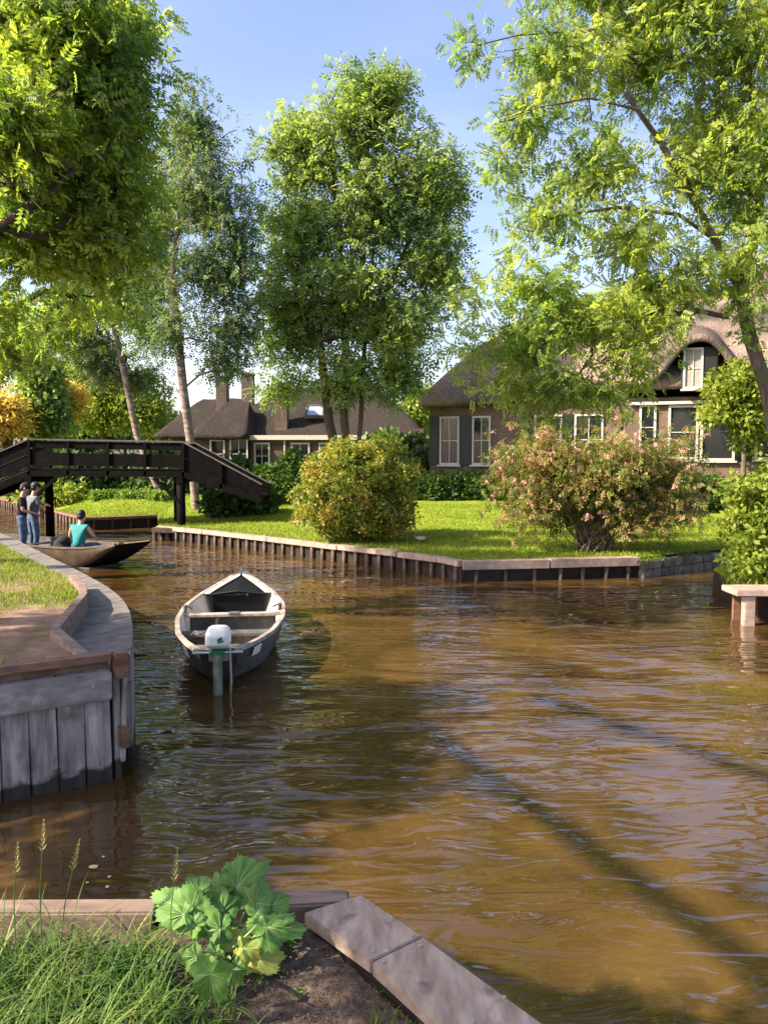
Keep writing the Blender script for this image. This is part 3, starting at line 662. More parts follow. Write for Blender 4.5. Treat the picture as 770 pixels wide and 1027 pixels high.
# soil, raised against the planks
soil_edge = [b0 + Vector((-2.5, .1, 0)), b0, b1, B + Vector((.02, -.1, 0)), (C + D) / 2, (endC + endD) / 2]
poly = [(p.x, p.y) for p in soil_edge] + [(2.5, -3), (-6, -3)]
from mathutils.geometry import delaunay_2d_cdt
def grid_land(name, poly, z0, m, step, amp, x0, x1, y0, y1):
    xs = np.arange(x0, x1, step); ys = np.arange(y0, y1, step); pts = [Vector(p) for p in poly]; n0 = len(pts)
    for x in xs:
        for y in ys:
            xx = x + random.uniform(-.2, .2) * step; yy = y + random.uniform(-.2, .2) * step
            if inpoly(xx, yy, poly): pts.append(Vector((xx, yy)))
    v, e, f, _, _, _ = delaunay_2d_cdt(pts, [], [list(range(n0))], 1, 1e-5)
    vs = []
    for p in v:
        z = z0 + amp * (mn.noise(Vector((p.x * 3, p.y * 3, 0))) + .6 * mn.noise(Vector((p.x * 11, p.y * 11, 5))) + .45 * mn.noise(Vector((p.x * 31, p.y * 31, 9))))
        vs.append((p.x, p.y, z))
    mb = MB(); mb.add(vs, [tuple(t) for t in f])
    return mb.build(name, m, smooth=True, kind='structure')
grid_land('near_bank', poly, ZN - .075, M['soil'], .035, .022, -2.2, 1.9, .7, 3.2)
mb = MB(); mb.prism([(p[0], p[1] ) for p in poly], -0.5, ZN - .16); mb.build('bank_soil', M['mud'], kind='structure')
wp = thing('walk_plank', 'wide weathered grey plank laid along the near bank, its far end by the leafy plant', 'plank', (A.x, A.y, ZN))
mb = MB(); mb.prism([(p.x, p.y) for p in (A, E, G, B)], ZN - .05, ZN); inworld(mb.build('plank_board', M['plank'], wp, bevel=.004))
E2_, G2 = E + dirp * .006, G + dirp * .006
mb = MB(); mb.prism([(p.x, p.y) for p in (E2_, endD, endC, G2)], ZN - .052, ZN - .002); inworld(mb.build('plank_board', M['plank'], wp, bevel=.004))
for u, v in ((.04, .25), (.04, .8), (.88, .88), (.9, .2), (1.08, .15), (1.05, .8), (2.0, .85), (2.1, .2), (.5, .9)):
    p = A + (E - A) * u + (B - A) * (v - .05); m_ = MB(); m_.tube([p + Vector((0, 0, -.01)), p + Vector((0, 0, .003))], .007, n=8); inworld(m_.build('screw', M['steel'], wp))
# plank's supporting side towards the soil and posts towards the water
m_ = MB(); m_.beam(A + Vector((.05, 0, -.10)) + dirp * .02, endD + Vector((.05, 0, -.10)), .04, .10); inworld(m_.build('bearer', M['wetwood'], wp))
m_ = MB(); m_.beam(B + Vector((-.06, -.03, -.42)), endC + Vector((-.06, -.03, -.42)), .05, .75); inworld(m_.build('bearer', M['postwood'], wp))
eb = thing('edging_beam', 'red brown beam lying along the near bank behind the tall grass', 'beam', (b1.x, b1.y, ZN))
mid = b0.lerp(b1, .52)
m_ = MB(); m_.beam(b0 + Vector((-2.2, .05, -.055)), mid + Vector((-.004, 0, -.055)), .095, .11); inworld(m_.build('beam_piece', M['beambrown'], eb, bevel=.008))
m_ = MB(); m_.beam(mid + Vector((.004, .008, -.058)), b1 + Vector((0, 0, -.058)), .095, .11); inworld(m_.build('beam_piece', M['beambrown'], eb, bevel=.008))
m_ = MB(); m_.beam(b0 + Vector((-2.2, .10, -.45)), b1 + Vector((0, .02, -.45)), .05, .66); inworld(m_.build('bank_board', M['postwood'], eb))
# litter on the soil
lit = MB()
for i in range(1600):
    p = pn(random.uniform(190, 420), random.uniform(930, 1040), z=ZN - .06)
    if not inpoly(p.x, p.y, poly): continue
    s = random.uniform(.0012, .0042); lit.box((p.x, p.y, ZN - .068 + random.uniform(0, .012)), (s * random.uniform(1, 3), s, s * .6), Matrix.Rotation(random.uniform(0, 3), 3, 'Z') @ Matrix.Rotation(random.uniform(-.6, .6), 3, 'X'))
o = lit.build('soil_litter', mat('dry_litter', [(.04, .028, .02), (.10, .072, .055), (.22, .17, .13)], scale=60, rough=1, bump=0, island=.3)); tag(o, 'bits of dry litter scattered over the dark soil', 'litter', kind='stuff')
# tall grass at the lower left
def near_pos(n, x0, x1, y0, y1, z=ZN - .08, tries=None):
    out = []
    while len(out) < n:
        px = random.uniform(x0, x1); py = random.uniform(y0, y1); p = P(px, py, z=z)
        if inpoly(p.x, p.y - .03, poly): out.append((p.x, p.y, z))
    return np.array(out)
o = blades(near_pos(2300, -80, 165, 952, 1200), 0.205, 0.0065, 1.25, M['blade'], 'tall_grass', seg=7, winddir=(.3, -.05, 0)); tag(o, 'dense tall green grass in the near left corner', 'grass', kind='stuff')
o = blades(near_pos(420, 120, 235, 965, 1120), 0.17, 0.0055, 1.4, M['blade'], 'tall_grass', seg=6, winddir=(.5, 0, 0)); tag(o, 'thin grass blades leaning over the dark soil beside the leafy plant', 'grass', kind='stuff')
o = blades(near_pos(330, 372, 432, 985, 1120), 0.055, 0.004, 1.0, M['lawnblade'], 'short_grass', seg=3); tag(o, 'small tuft of short bright grass beside the near plank', 'grass', kind='stuff')

def seed_stalk(px0, py0, px1, py1, d, label, head=.11):
    a = P(px0, py0, z=ZN - .08); b = P(px1, py1, d=a.y + .02); t = thing('grass_stalk', label, 'grass stalk', a, 0, 'tall seed stalks of grass')
    L = (b - a).length; mid = a.lerp(b, .55) + Vector((-.012, 0, 0)); m_ = MB(); m_.tube([a, mid, b], [.0024, .002, .001], n=6, cap=False); inworld(m_.build('stem', M['blade'], t, smooth=True))
    m_ = MB(); dr = (b - mid).normalized()
    for i in range(46):
        s = i / 46; c = b - dr * head * (1 - s); az = i * 2.4; o_ = Vector((math.cos(az), math.sin(az), .9)).normalized() * (.016 * (1 - s) + .004); w = o_.cross(dr).normalized() * .0022
        m_.add([c, c + o_ * .5 + w, c + o_ * 1.25, c + o_ * .5 - w], [(0, 1, 2, 3)])
    inworld(m_.build('seed_head', M['dryblade'], t))
    return t
seed_stalk(18, 985, 18, 845, 2.8, 'short upright seed stalk, leftmost of the grass stalks')
seed_stalk(44, 990, 44, 822, 2.8, 'tallest upright seed stalk above the beam at the lower left')
seed_stalk(56, 985, 80, 842, 2.8, 'seed stalk leaning right in front of the brown water')
seed_stalk(172, 990, 178, 852, 2.8, 'thin pale seed stalk rising beside the broad leafed plant')

# broad-leafed plant
def big_leaf(parent, base, tip, width, tilt, seed, yellow=False, roll=0.0):
    rng = random.Random(seed); base = Vector(base); tip = Vector(tip); ax = tip - base; L = ax.length; ax.normalize()
    up = Vector((0, 0, 1)) * math.cos(tilt) + Vector((0, -1, 0)) * math.sin(tilt) + Vector((roll, 0, 0)); sd = up.cross(ax).normalized(); nm = ax.cross(sd)
    n = 72; rings = 8; vs = [base.lerp(tip, .34)]; o0 = base + ax * L * .34
    fs = []
    ph = [rng.uniform(0, 6.28) for _ in range(4)]
    jag = [rng.uniform(-.05, .05) + (.04 if i % 2 else -.05) for i in range(n)]
    for k in range(1, rings + 1):
        s = k / rings
        for i in range(n):
            a = 2 * math.pi * i / n; x = math.cos(a); y = math.sin(a)
            lobe = 1 + .11 * math.cos(5 * a + ph[0]) + .05 * math.cos(9 * a + ph[1]) + jag[i]
            cleft = 1 - .55 * math.exp(-((a - math.pi) / .28) ** 2)
            r = s * (1 + (lobe - 1) * s) * (1 - (1 - cleft) * s)
            px_ = x * r * (L * .66 if x > 0 else L * .38); py_ = y * r * width / 2
            rad = math.hypot(px_ / L, py_ / width)
            z = -.30 * width * rad ** 2 - .35 * L * max(0, px_ / L) ** 2 + .010 * math.sin(a * 3 + ph[2]) * s + .30 * abs(py_) * (1 - 1.2 * abs(py_) / width) + .0012 * math.sin(abs(py_) * 160 - px_ * 190)
            z += .002 * math.sin(11 * a + ph[3]) * s + .0025 * math.sin(90 * px_ + ph[1]) * math.sin(80 * py_)
            vs.append(o0 + ax * px_ + sd * py_ + nm * z)
    for i in range(n): fs.append((0, 1 + i, 1 + (i + 1) % n))
    for k in range(rings - 1):
        for i in range(n): a0 = 1 + k * n + i; a1 = 1 + k * n + (i + 1) % n; fs.append((a0, a0 + n, a1 + n, a1))
    m_ = MB(); m_.add(vs, fs); lf = inworld(m_.build('leaf', M['bigleafyellow'] if yellow else M['bigleaf'], parent, smooth=True))
    # ribs
    m_ = MB(); i0 = 0
    for i in ([0] + [int(n * f) for f in (.07, .14, .23, .77, .86, .93)]):
        path = [vs[0] + nm * .0012] + [vs[1 + k * n + i] + nm * .0012 for k in range(rings - 1)]
        m_.tube(path, [.0022 if i == 0 else .0014] + [(.0018 if i == 0 else .001) * (1 - k / rings) + .0003 for k in range(rings - 1)], n=5, cap=False)
    rb = m_.build('rib', M['vein'], lf, smooth=True); rb.data.transform(local(parent))
    m_ = MB(); return lf

root = pn(228, 968, z=ZN - .07)
bp_ = thing('broad_leafed_plant', 'broad leafed green weed with lobed leaves, some yellowing, on the near bank', 'plant', root)
def bl(bx, by, tx, ty, wpx, dd=0.0, tilt=.6, seed=0, yellow=False, z0=None, roll=0):
    d = root.y + dd; a = P(bx, by, d=d); b = P(tx, ty, d=d + (-.02 if ty > by else .04)); big_leaf(bp_, a, a.lerp(b, .97), .9 * wpx * d / FPX, tilt, seed, yellow, roll)
    m_ = MB(); m = (root + a) / 2 + Vector((0, 0, .02)); m_.tube([root + Vector((random.uniform(-.01, .01), random.uniform(-.01, .01), 0)), m, a], [.005, .0042, .003], n=6, cap=False); inworld(m_.build('leaf_stalk', M['vein'], bp_, smooth=True))
bl(212, 925, 150, 896, 48, -.02, .9, 1)
bl(196, 910, 152, 905, 40, .03, .7, 21)
bl(205, 905, 188, 880, 36, .04, .9, 2)
bl(225, 905, 262, 862, 46, .10, 1.0, 3)
bl(238, 902, 236, 860, 40, .12, .9, 4)
bl(245, 915, 270, 888, 40, .06, .9, 5)
bl(262, 915, 291, 896, 34, .06, .5, 6)
bl(230, 925, 212, 892, 40, .03, 1.0, 7)
bl(246, 940, 306, 925, 40, -.03, .75, 8)
bl(216, 940, 252, 945, 30, -.02, .8, 9, True)
bl(240, 955, 284, 966, 36, -.05, .9, 10, True)
bl(214, 958, 209, 1014, 46, -.30, 1.15, 11)
bl(205, 955, 182, 968, 30, -.16, .9, 12)
bl(222, 945, 240, 925, 30, .0, .8, 13)
bl(226, 962, 214, 940, 26, -.02, .9, 14)
bl(232, 930, 200, 935, 34, -.03, 1.0, 15)
bl(252, 922, 268, 905, 30, .02, .8, 16)
for i_, (bx, by, tx, ty, w_, dd_) in enumerate(((205, 930, 176, 925, 26, -.05), (222, 900, 222, 872, 26, .1), (250, 900, 254, 872, 24, .12), (258, 928, 290, 935, 24, -.05), (222, 950, 205, 965, 24, -.08), (236, 948, 262, 958, 24, -.06), (232, 962, 240, 992, 26, -.22), (195, 915, 166, 922, 26, -.02))):
    bl(bx, by, tx, ty, w_, dd_, .8, 40 + i_, i_ in (5,))
# small weeds on the soil
for i, (px, py, s) in enumerate(((282, 950, .05), (276, 975, .03), (262, 985, .025), (300, 1000, .02), (150, 985, .05), (90, 1000, .06), (160, 1010, .05))):
    b = pn(px, py, z=ZN - .07); mbp = MB()
    V, F = scatter_leaves(np.array([[0, 0, s * .6]] * 5), np.full(5, s * .8), 5, s * .7, 'single', -.2, rng=np.random.default_rng(i))
    t = thing('weed', ['small weed just right of the broad leafed plant', 'tiny weed on the soil below the broad leafed plant', 'tiny pale seedling on open soil', 'tiny seedling near the plank end', 'low weed at the edge of the tall grass', 'low clump of weed leaves inside the tall grass', 'low weed at the very bottom between grass and soil'][i], 'weed', b, 0, 'small weeds on the near bank')
    npmesh('foliage', V, F, M['leafmid'], t); m_ = MB(); m_.tube([(0, 0, -.01), (0, 0, s)], [.002, .001], n=5); m_.build('stem', M['vein'], t)
# floating leaves
for i, (px, py, s, lab) in enumerate(((94, 869, .03, 'largest yellow leaf floating on the brown water by the quay wall'), (110, 879, .014, 'small yellow leaf floating right of the largest one'), (88, 885, .011, 'tiny yellow leaf floating below the largest one'), (104, 859, .012, 'tiny pale leaf floating above and right of the largest one'), (108, 889, .015, 'small yellow leaf floating nearest the beam'))):
    c = P(px, py, z=.006); mb = MB(); n = 10; vs = [(0, 0, .004)] + [(math.cos(6.283 * k / n) * s * (1.0 if k % 2 else .8), math.sin(6.283 * k / n) * s * .75, .002 * math.sin(k * 2)) for k in range(n)]
    mb.add(vs, [(0, 1 + k, 1 + (k + 1) % n) for k in range(n)]); o = mb.build('fallen_leaf', M['floatleaf']); o.location = c; o.rotation_euler = (0, 0, i * 1.3); tag(o, lab, 'fallen leaf', 'yellow leaves floating by the quay')

# ------------------------------------------------------------------ small landing and bank at the right
ra = P(740, 628, z=0); RX, RY = ra.x, ra.y
rb_ = [(RX + .45, RY + .32), (RX + 8, RY + .25), (RX + 8, RY + 5.8), (RX + 2.2, RY + 4.6), (RX + .9, RY + 3.0)]
mb = MB(); mb.prism(rb_, -.4, .36); mb.build('right_bank', M['mud'], kind='structure')
mb = MB(); mb.prism([(x * 1.0, y) for x, y in rb_], .361, .385); mb.build('right_lawn', M['lawn'], kind='structure')
t = thing('landing', 'small pinkish plank landing on short posts at the right bank below the bright bush', 'landing', (RX, RY, 0))
mb = MB(); mb.box((RX + 1.9, RY + .22, .475), (3.9, .52, .085)); inworld(mb.build('deck_plank', M['capwood'], t, bevel=.01))
mb = MB(); mb.box((RX + 1.9, RY + .42, .12), (3.6, .05, .62)); inworld(mb.build('back_board', M['redwood'], t))
for i in range(6):
    mb = MB(); mb.box((RX + .16 + i * .68, RY + .06, .03), (.15, .13, .8)); inworld(mb.build('post', M['capwood'], t, bevel=.01))

# ------------------------------------------------------------------ footbridge
YB, YF = 22.35, 23.75
def bp3(px, py, y=YB): return P(px, py, d=y)
br = thing('footbridge', 'black arched wooden footbridge with bleached handrails crossing the side canal', 'footbridge', (P(110, 540, d=23).x, 23.0, 0))
ks = [(-70, 484), (30, 440.5), (183, 443), (263, 486)]       # handrail line at the near side
dk = [(-70, 515), (30, 472.5), (183, 473.5), (263, 500)]
def yat(y): return y
for y in (YB, YF):
    H = [P(a, b, d=YB) for a, b in ks]; Dk = [P(a, b, d=YB) for a, b in dk]
    H = [Vector((p.x, y, p.z)) for p in H]; Dk = [Vector((p.x, y, p.z)) for p in Dk]
    for i in range(3):
        mb = MB(); mb.beam(H[i], H[i + 1], .13, .035); inworld(mb.build('handrail', M['bridgerail'], br, bevel=.005))
        o_ = Vector((0, 0.0, 0))
        if i == 1:
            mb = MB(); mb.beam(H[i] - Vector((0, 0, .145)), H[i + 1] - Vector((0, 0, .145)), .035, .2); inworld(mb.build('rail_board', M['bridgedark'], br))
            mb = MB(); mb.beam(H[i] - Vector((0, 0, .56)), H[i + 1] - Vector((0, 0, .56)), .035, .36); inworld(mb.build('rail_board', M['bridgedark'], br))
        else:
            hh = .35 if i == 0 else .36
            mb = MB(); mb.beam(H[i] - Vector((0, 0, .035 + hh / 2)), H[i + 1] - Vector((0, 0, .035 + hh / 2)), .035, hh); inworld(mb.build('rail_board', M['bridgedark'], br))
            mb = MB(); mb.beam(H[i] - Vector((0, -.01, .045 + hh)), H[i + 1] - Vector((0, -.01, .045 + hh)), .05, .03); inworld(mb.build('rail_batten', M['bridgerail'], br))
            a = H[i] - Vector((0, 0, .09 + hh)); b = H[i + 1] - Vector((0, 0, .09 + hh)); c = Dk[i + 1]; e = Dk[i]
            if i == 0: a = a.lerp(b, .0)
            mb = MB(); vs = [];
            for yy in (-.016, .016): vs += [v + Vector((0, yy, 0)) for v in (a, b, c, e)]
            mb.add(vs, [(0, 1, 2, 3), (7, 6, 5, 4), (0, 4, 5, 1), (1, 5, 6, 2), (2, 6, 7, 3), (3, 7, 4, 0)])
            if i == 2: inworld(mb.build('side_panel', M['bridgedark'], br))
            else:
                mb = MB(); mb.beam(a.lerp(e, .45), b.lerp(c, .45), .035, .2); inworld(mb.build('rail_board', M['bridgedark'], br))
    for i in range(3):     # beams under the deck
        mb = MB(); mb.beam(Dk[i] - Vector((0, 0, .06)), Dk[i + 1] - Vector((0, 0, .06)), .12, .17); inworld(mb.build('deck_beam', M['bridgedark'], br))
    # baluster posts
    off = -.035 if y == YB else .035
    for px in (-40, -5, 30, 69, 109, 146, 184, 222):
        t_ = None
        for i in range(3):
            if ks[i][0] <= px <= ks[i + 1][0]: t_ = (i, (px - ks[i][0]) / (ks[i + 1][0] - ks[i][0]))
        i, u = t_; a = H[i].lerp(H[i + 1], u); b = Dk[i].lerp(Dk[i + 1], u) - Vector((0, 0, .1)); mb = MB()
        mb.beam(a + Vector((0, off, -.03)), b + Vector((0, off, 0)), .07, .05, up=(0, 1, 0)); inworld(mb.build('rail_post', M['bridgedark'], br))
# deck planks
for i in range(3):
    a = P(*dk[i], d=YB); b = P(*dk[i + 1], d=YB); L = (b - a).length; k = int(L / .17)
    for j in range(k):
        p = a.lerp(b, (j + .03) / k); q_ = a.lerp(b, (j + .97) / k); mb = MB()
        vs = []
        for z in (.03, .065): vs += [(p.x, YB + .03, p.z + z), (q_.x, YB + .03, q_.z + z), (q_.x, YF - .03, q_.z + z), (p.x, YF - .03, p.z + z)]
        mb.add(vs, [(3, 2, 1, 0), (4, 5, 6, 7), (0, 1, 5, 4), (1, 2, 6, 5), (2, 3, 7, 6), (3, 0, 4, 7)]); inworld(mb.build('deck_plank', M['sunlitdeck'] if i == 0 else M['bridgedark'], br))  # left slope planks get a paler colour for the sunlight on them
zd = P(100, 478, d=YB).z
for px in (30, 181):
    for y, o_ in ((YB + .08, 0), (YF - .08, 0)):
        x = P(px, 500, d=YB).x + (-.42 if (y > YB + .5 and px == 181) else 0); mb = MB(); mb.tube([(x, y, -.5), (x, y, zd)], [.13, .12], n=12); inworld(mb.build('pillar', M['bridgedark'], br, smooth=True))
    x = P(px, 500, d=YB).x; mb = MB(); mb.beam((x, YB - .1, zd - .08), (x, YF + .1, zd - .08), .2, .2); inworld(mb.build('cross_beam', M['bridgedark'], br))
    for y in (YB + .3,):
        for s in ((1,) if px == 30 else (-1,)):
            mb = MB(); mb.beam((x, YB, zd - .75), (x + s * .75, YB, zd - .05), .09, .09); inworld(mb.build('brace', M['bridgedark'], br))
# mooring beam round the foot of the right pillars
w = thing('guard_beam', 'low wooden guard beam at the water line round the bridge posts', 'beam', (P(155, 535, d=22).x, 22.0, 0))
a = P(155, 534, d=22.05); b = P(212, 547, d=21.0)
mb = MB(); mb.beam((a.x, 22.05, .32), (P(186, 540, d=22.05).x, 22.05, .30), .2, .14); inworld(mb.build('beam_piece', M['postwood'], w, bevel=.01))
mb = MB(); mb.beam((a.x, 22.1, .30), (a.x - .1, 25.5, .30), .2, .14); inworld(mb.build('beam_piece', M['postwood'], w, bevel=.01))
for y in (22.1, 23.4, 24.8): mb = MB(); mb.tube([(a.x + .02, y - .05, -.4), (a.x + .02, y - .05, .26)], .07, n=8); inworld(mb.build('post', M['postwood'], w))

# ------------------------------------------------------------------ boats
def interp(st, y, k): return float(np.interp(y, [s[0] for s in st], [s[k] for s in st]))
def boat_shell(t, st_top, st_bot, hullm, innerm, gun, n=44, thick=.035, gw=.06, lowdark=None):
    """st_top: (u, y, half, z); st_bot same; sheer loft with straight flared sides"""
    U = [i / n for i in range(n + 1)]
    def ev(st, u):
        us = [s[0] for s in st]; return [float(np.interp(u, us, [s[j] for s in st])) for j in (1, 2, 3)]
    def sm(st):   # smoothed samples
        arr = np.array([ev(st, u) for u in U]); 
        for _ in range(3): arr[1:-1] = (arr[:-2] + 2 * arr[1:-1] + arr[2:]) / 4
        return arr
    T, B = sm(st_top), sm(st_bot); K = 5
    def section(off):
        rows = []
        for i in range(n + 1):
            row = []
            for s in (-1, 1):
                pts = []
                for j in range(K + 1):
                    v = j / K; bulge = .05 * math.sin(math.pi * v) * min(1, T[i][1] / .3)
                    h = T[i][1] + (B[i][1] - T[i][1]) * v + bulge - off; y = T[i][0] + (B[i][0] - T[i][0]) * v + (off if i == 0 else 0); z = T[i][2] + (B[i][2] - T[i][2]) * v + (off if v == 1 else 0)
                    pts.append((s * max(0.004, h), y, z))
                row += pts if s == -1 else pts[::-1]
            rows.append(row)
        return rows
    w = 2 * (K + 1)
    R = section(0); vs = [p for r in R for p in r]; fs = [(i * w + j, i * w + j + 1, (i + 1) * w + j + 1, (i + 1) * w + j) for i in range(n) for j in range(w - 1)]
    mb = MB(); mb.add(vs, fs); mb.add(R[0], [tuple(range(w))]);  hull = mb.build('hull', hullm, t, smooth=False)
    hull.data.polygons.foreach_set('use_smooth', [len(p.vertices) == 4 for p in hull.data.polygons])
    R2 = section(thick); vs = [p for r in R2 for p in r]; mb = MB(); mb.add(vs, fs); mb.add(R2[0], [tuple(range(w))]); mb.build('inner_lining', innerm, t)
    gv = []
    for s in (-1, 1):
        for i in range(n + 1): 
            h = T[i][1]; y, z = T[i][0], T[i][2]
            gv.append([(s * (h + .018), y, z - .02), (s * (h + .018), y, z + .022), (s * max(.002, h - gw), y, z + .022), (s * max(.002, h - gw), y, z - .02)])
    mb = MB()
    for s in (0, 1):
        g = gv[s * (n + 1):(s + 1) * (n + 1)]; vs = [p for q_ in g for p in q_]; mb.add(vs, [(i * 4 + j, i * 4 + (j + 1) % 4, (i + 1) * 4 + (j + 1) % 4, (i + 1) * 4 + j) for i in range(n) for j in range(4)] + [(0, 1, 2, 3), (n * 4, n * 4 + 1, n * 4 + 2, n * 4 + 3)])
    mb.build('gunwale', gun, t)
    return T, B
# open boat moored in mid canal
bs = P(219, 650, z=.45); bb = P(243, 565, z=.78)
hd = math.atan2(bb.x - bs.x, bb.y - bs.y); LB = math.hypot(bb.x - bs.x, bb.y - bs.y)
boat = thing('open_boat', 'empty dark grey open boat with cream inside and white electric outboard motor', 'boat', (bs.x, bs.y, 0), -hd)
k = LB / 4.1
top = [(0, -.02, .20, .43), (.10, .35 * k, .37, .425), (.22, .85 * k, .53, .42), (.42, 1.65 * k, .645, .42), (.6, 2.4 * k, .64, .45), (.76, 3.0 * k, .50, .50), (.88, 3.55 * k, .28, .57), (.96, 3.92 * k, .09, .63), (1, 4.1 * k, .022, .67)]
bot = [(0, .42, .05, -.05), (.10, .7, .17, -.10), (.22, 1.1, .33, -.12), (.42, 1.8 * k, .42, -.12), (.6, 2.4 * k, .40, -.11), (.76, 2.9 * k, .26, -.08), (.88, 3.3 * k, .12, .0), (.96, 3.65 * k, .03, .18), (1, 4.0 * k, .012, .5)]
T, B = boat_shell(boat, top, bot, M['hull'], M['inner'], M['gunwale'], gw=.035)
def tw(y): return float(np.interp(y, T[:, 0], T[:, 1])), float(np.interp(y, T[:, 0], T[:, 2]))
def deckpoly(y0, y1, z_off, name, m, n=14, slope=0, thick=.02, inset=.05, ridge=0):
    mb = MB(); vs = []; 
    for i in range(n + 1):
        y = y0 + (y1 - y0) * i / n; h, z = tw(y); h = max(.005, h - inset); z += z_off + slope * (y - y0)
        vs += [(-h, y, z), (0, y, z + ridge * h), (h, y, z)]
    mb.add(vs, [(i * 3 + j, i * 3 + j + 1, i * 3 + j + 4, i * 3 + j + 3) for i in range(n) for j in (0, 1)])
    vs2 = [(v[0], v[1], v[2] - thick) for v in vs]; mb.add(vs2, [(i * 3 + j, i * 3 + j + 3, i * 3 + j + 4, i * 3 + j + 1) for i in range(n) for j in (0, 1)])
    return mb.build(name, m, boat)
yb0 = 2.95 * k
deckpoly(yb0, 3.98 * k, .0, 'foredeck', M['blackgloss'], ridge=.10, inset=.09)
# pale deck edges and dark opening below
h, z = tw(yb0); mb = MB(); mb.box((0, yb0 + .03, z - .24), (2 * h - .36, .03, .44)); mb.build('bulkhead', M['blackgloss'], boat)
mb = MB(); mb.tube([(-h + .08, yb0, z), (0, yb0 - .02, z + .05), (h - .08, yb0, z)], .013, n=6); mb.build('deck_edge', M['blackpaint'], boat)
mb = MB()
for s in (-1, 1):
    for i in range(12):
        y = yb0 + (3.98 * k - yb0) * i / 12; y2 = yb0 + (3.98 * k - yb0) * (i + 1) / 12; h1, z1 = tw(y); h2, z2 = tw(y2)
        mb.add([(s * (h1 - .05), y, z1 + .023), (s * max(.01, h1 - .13), y, z1 + .024), (s * max(.01, h2 - .13), y2, z2 + .024), (s * (max(.01, h2 - .05)), y2, z2 + .023)], [(0, 1, 2, 3)])
mb.build('deck_border', M['inner'], boat)
for yt, m_, w_, dz in ((2.05 * k, M['gunwale'], .14, -.04), (1.38 * k, M['floor'], .22, -.12)):
    h, z = tw(yt); mb = MB(); mb.box((0, yt, z + dz), (2 * h - .09, w_, .035)); mb.build('thwart', m_, boat, bevel=.006)
    mb = MB(); mb.box((0, yt + w_ / 2 - .02, z + dz - .13), (2 * h - .2, .025, .22)); mb.build('thwart_front', M['floor'], boat)
h, z = tw(2.05 * k); mb = MB(); mb.box((0.02, 2.05 * k - .004, z - .018), (.13, .145, .012)); mb.build('thwart_pad', M['floor'], boat)
for s in (-1, 1): mb = MB(); mb.tube([(s * (h - .05), 2.05 * k, z), (s * (h - .05), 2.05 * k, z + .09)], .022, n=8); mb.tube([(s * (h - .05), 2.05 * k, z + .09), (s * (h - .14), 2.05 * k, z + .05)], .014, n=6); mb.build('oarlock', M['floor'], boat)
mb = MB(); n = 16; vs = []
for i in range(n + 1):
    y = .5 + (3.0 * k - .5) * i / n; hb = float(np.interp(y, B[:, 0], B[:, 1])); vs += [(-hb - .02, y, .02), (hb + .02, y, .02)]
mb.add(vs, [(i * 2, i * 2 + 1, i * 2 + 3, i * 2 + 2) for i in range(n)]); mb.build('floor_board', M['floor'], boat)
# stern deck, tube, plates
h, z = tw(.1); mb = MB(); mb.add([(-.2, .02, z - .03), (.2, .02, z - .03), (.38, .42, z - .04), (-.38, .42, z - .04), (-.2, .02, z - .05), (.2, .02, z - .05), (.38, .42, z - .06), (-.38, .42, z - .06)], [(0, 1, 2, 3), (7, 6, 5, 4), (3, 2, 6, 7), (0, 4, 5, 1)]); mb.build('stern_deck', M['floor'], boat)
mb = MB(); mb.tube([(-.24, .05, .44), (-.25, -.06, .42), (.25, -.06, .42), (.24, .05, .44)], .014, n=8); mb.build('stern_rail', M['steel'], boat)
mb = MB(); mb.tube([(.12, -.06, .47), (.13, -.06, .1), (.10, .0, -.2)], .013, n=8); mb.build('rudder_rod', M['steel'], boat)
for s in (-1, 1):
    y = .30; h, z = tw(y); h2, z2 = tw(y + .17)
    ang = math.atan2(h2 - h, .17); mb = MB(); mb.box((s * (h + .025), y + .06, z - .09), (.008, .19, .10), Matrix.Rotation(-s * ang, 3, 'Z') @ Matrix.Rotation(s * .30, 3, 'Y')); mb.build('registration_plate', M['plate'], boat)
# cleats and rope
mb = MB(); pts = [Vector((-.35 + .05 * i, .62 + .05 * math.sin(i * 2.2), .45 + .05 * math.sin(i * 1.3) ** 2)) for i in range(8)]; mb.tube(smooth(pts, 2), .008, n=6); mb.build('mooring_rope', M['floor'], boat, smooth=True)
mb = MB(); h, z = tw(3.9 * k); mb.tube([(0, 4.05 * k, .64), (0, 4.09 * k, .73)], [.03, .022], n=8); mb.build('stem_post', M['gunwale'], boat)
# outboard motor hung on the stern
mpos = Vector((bs.x, bs.y, 0)); mot = thing('outboard_motor', 'white electric outboard motor with green emblem on the boat stern', 'outboard motor', (bs.x, bs.y, 0), -hd)
mb = MB(); prof = [(.0, .47, .10, .15), (.0, .51, .128, .19), (-.0, .60, .125, .185), (.01, .645, .108, .16), (.02, .66, .08, .12)]
vs = []; n = 16
for (yy, zz, hw, hl) in prof:
    for i in range(n):
        a = 2 * math.pi * i / n; c, s = math.cos(a), math.sin(a); e = .55
        vs.append((math.copysign(abs(c) ** e, c) * hw, yy + .02 + math.copysign(abs(s) ** e, s) * hl * .9, zz))
mb.add(vs, [(i * n + j, i * n + (j + 1) % n, (i + 1) * n + (j + 1) % n, (i + 1) * n + j) for i in range(len(prof) - 1) for j in range(n)] + [tuple(range(n))[::-1], tuple((len(prof) - 1) * n + j for j in range(n))])
cw = mb.build('cowl', M['motorwhite'], mot, smooth=False, bevel=.006)
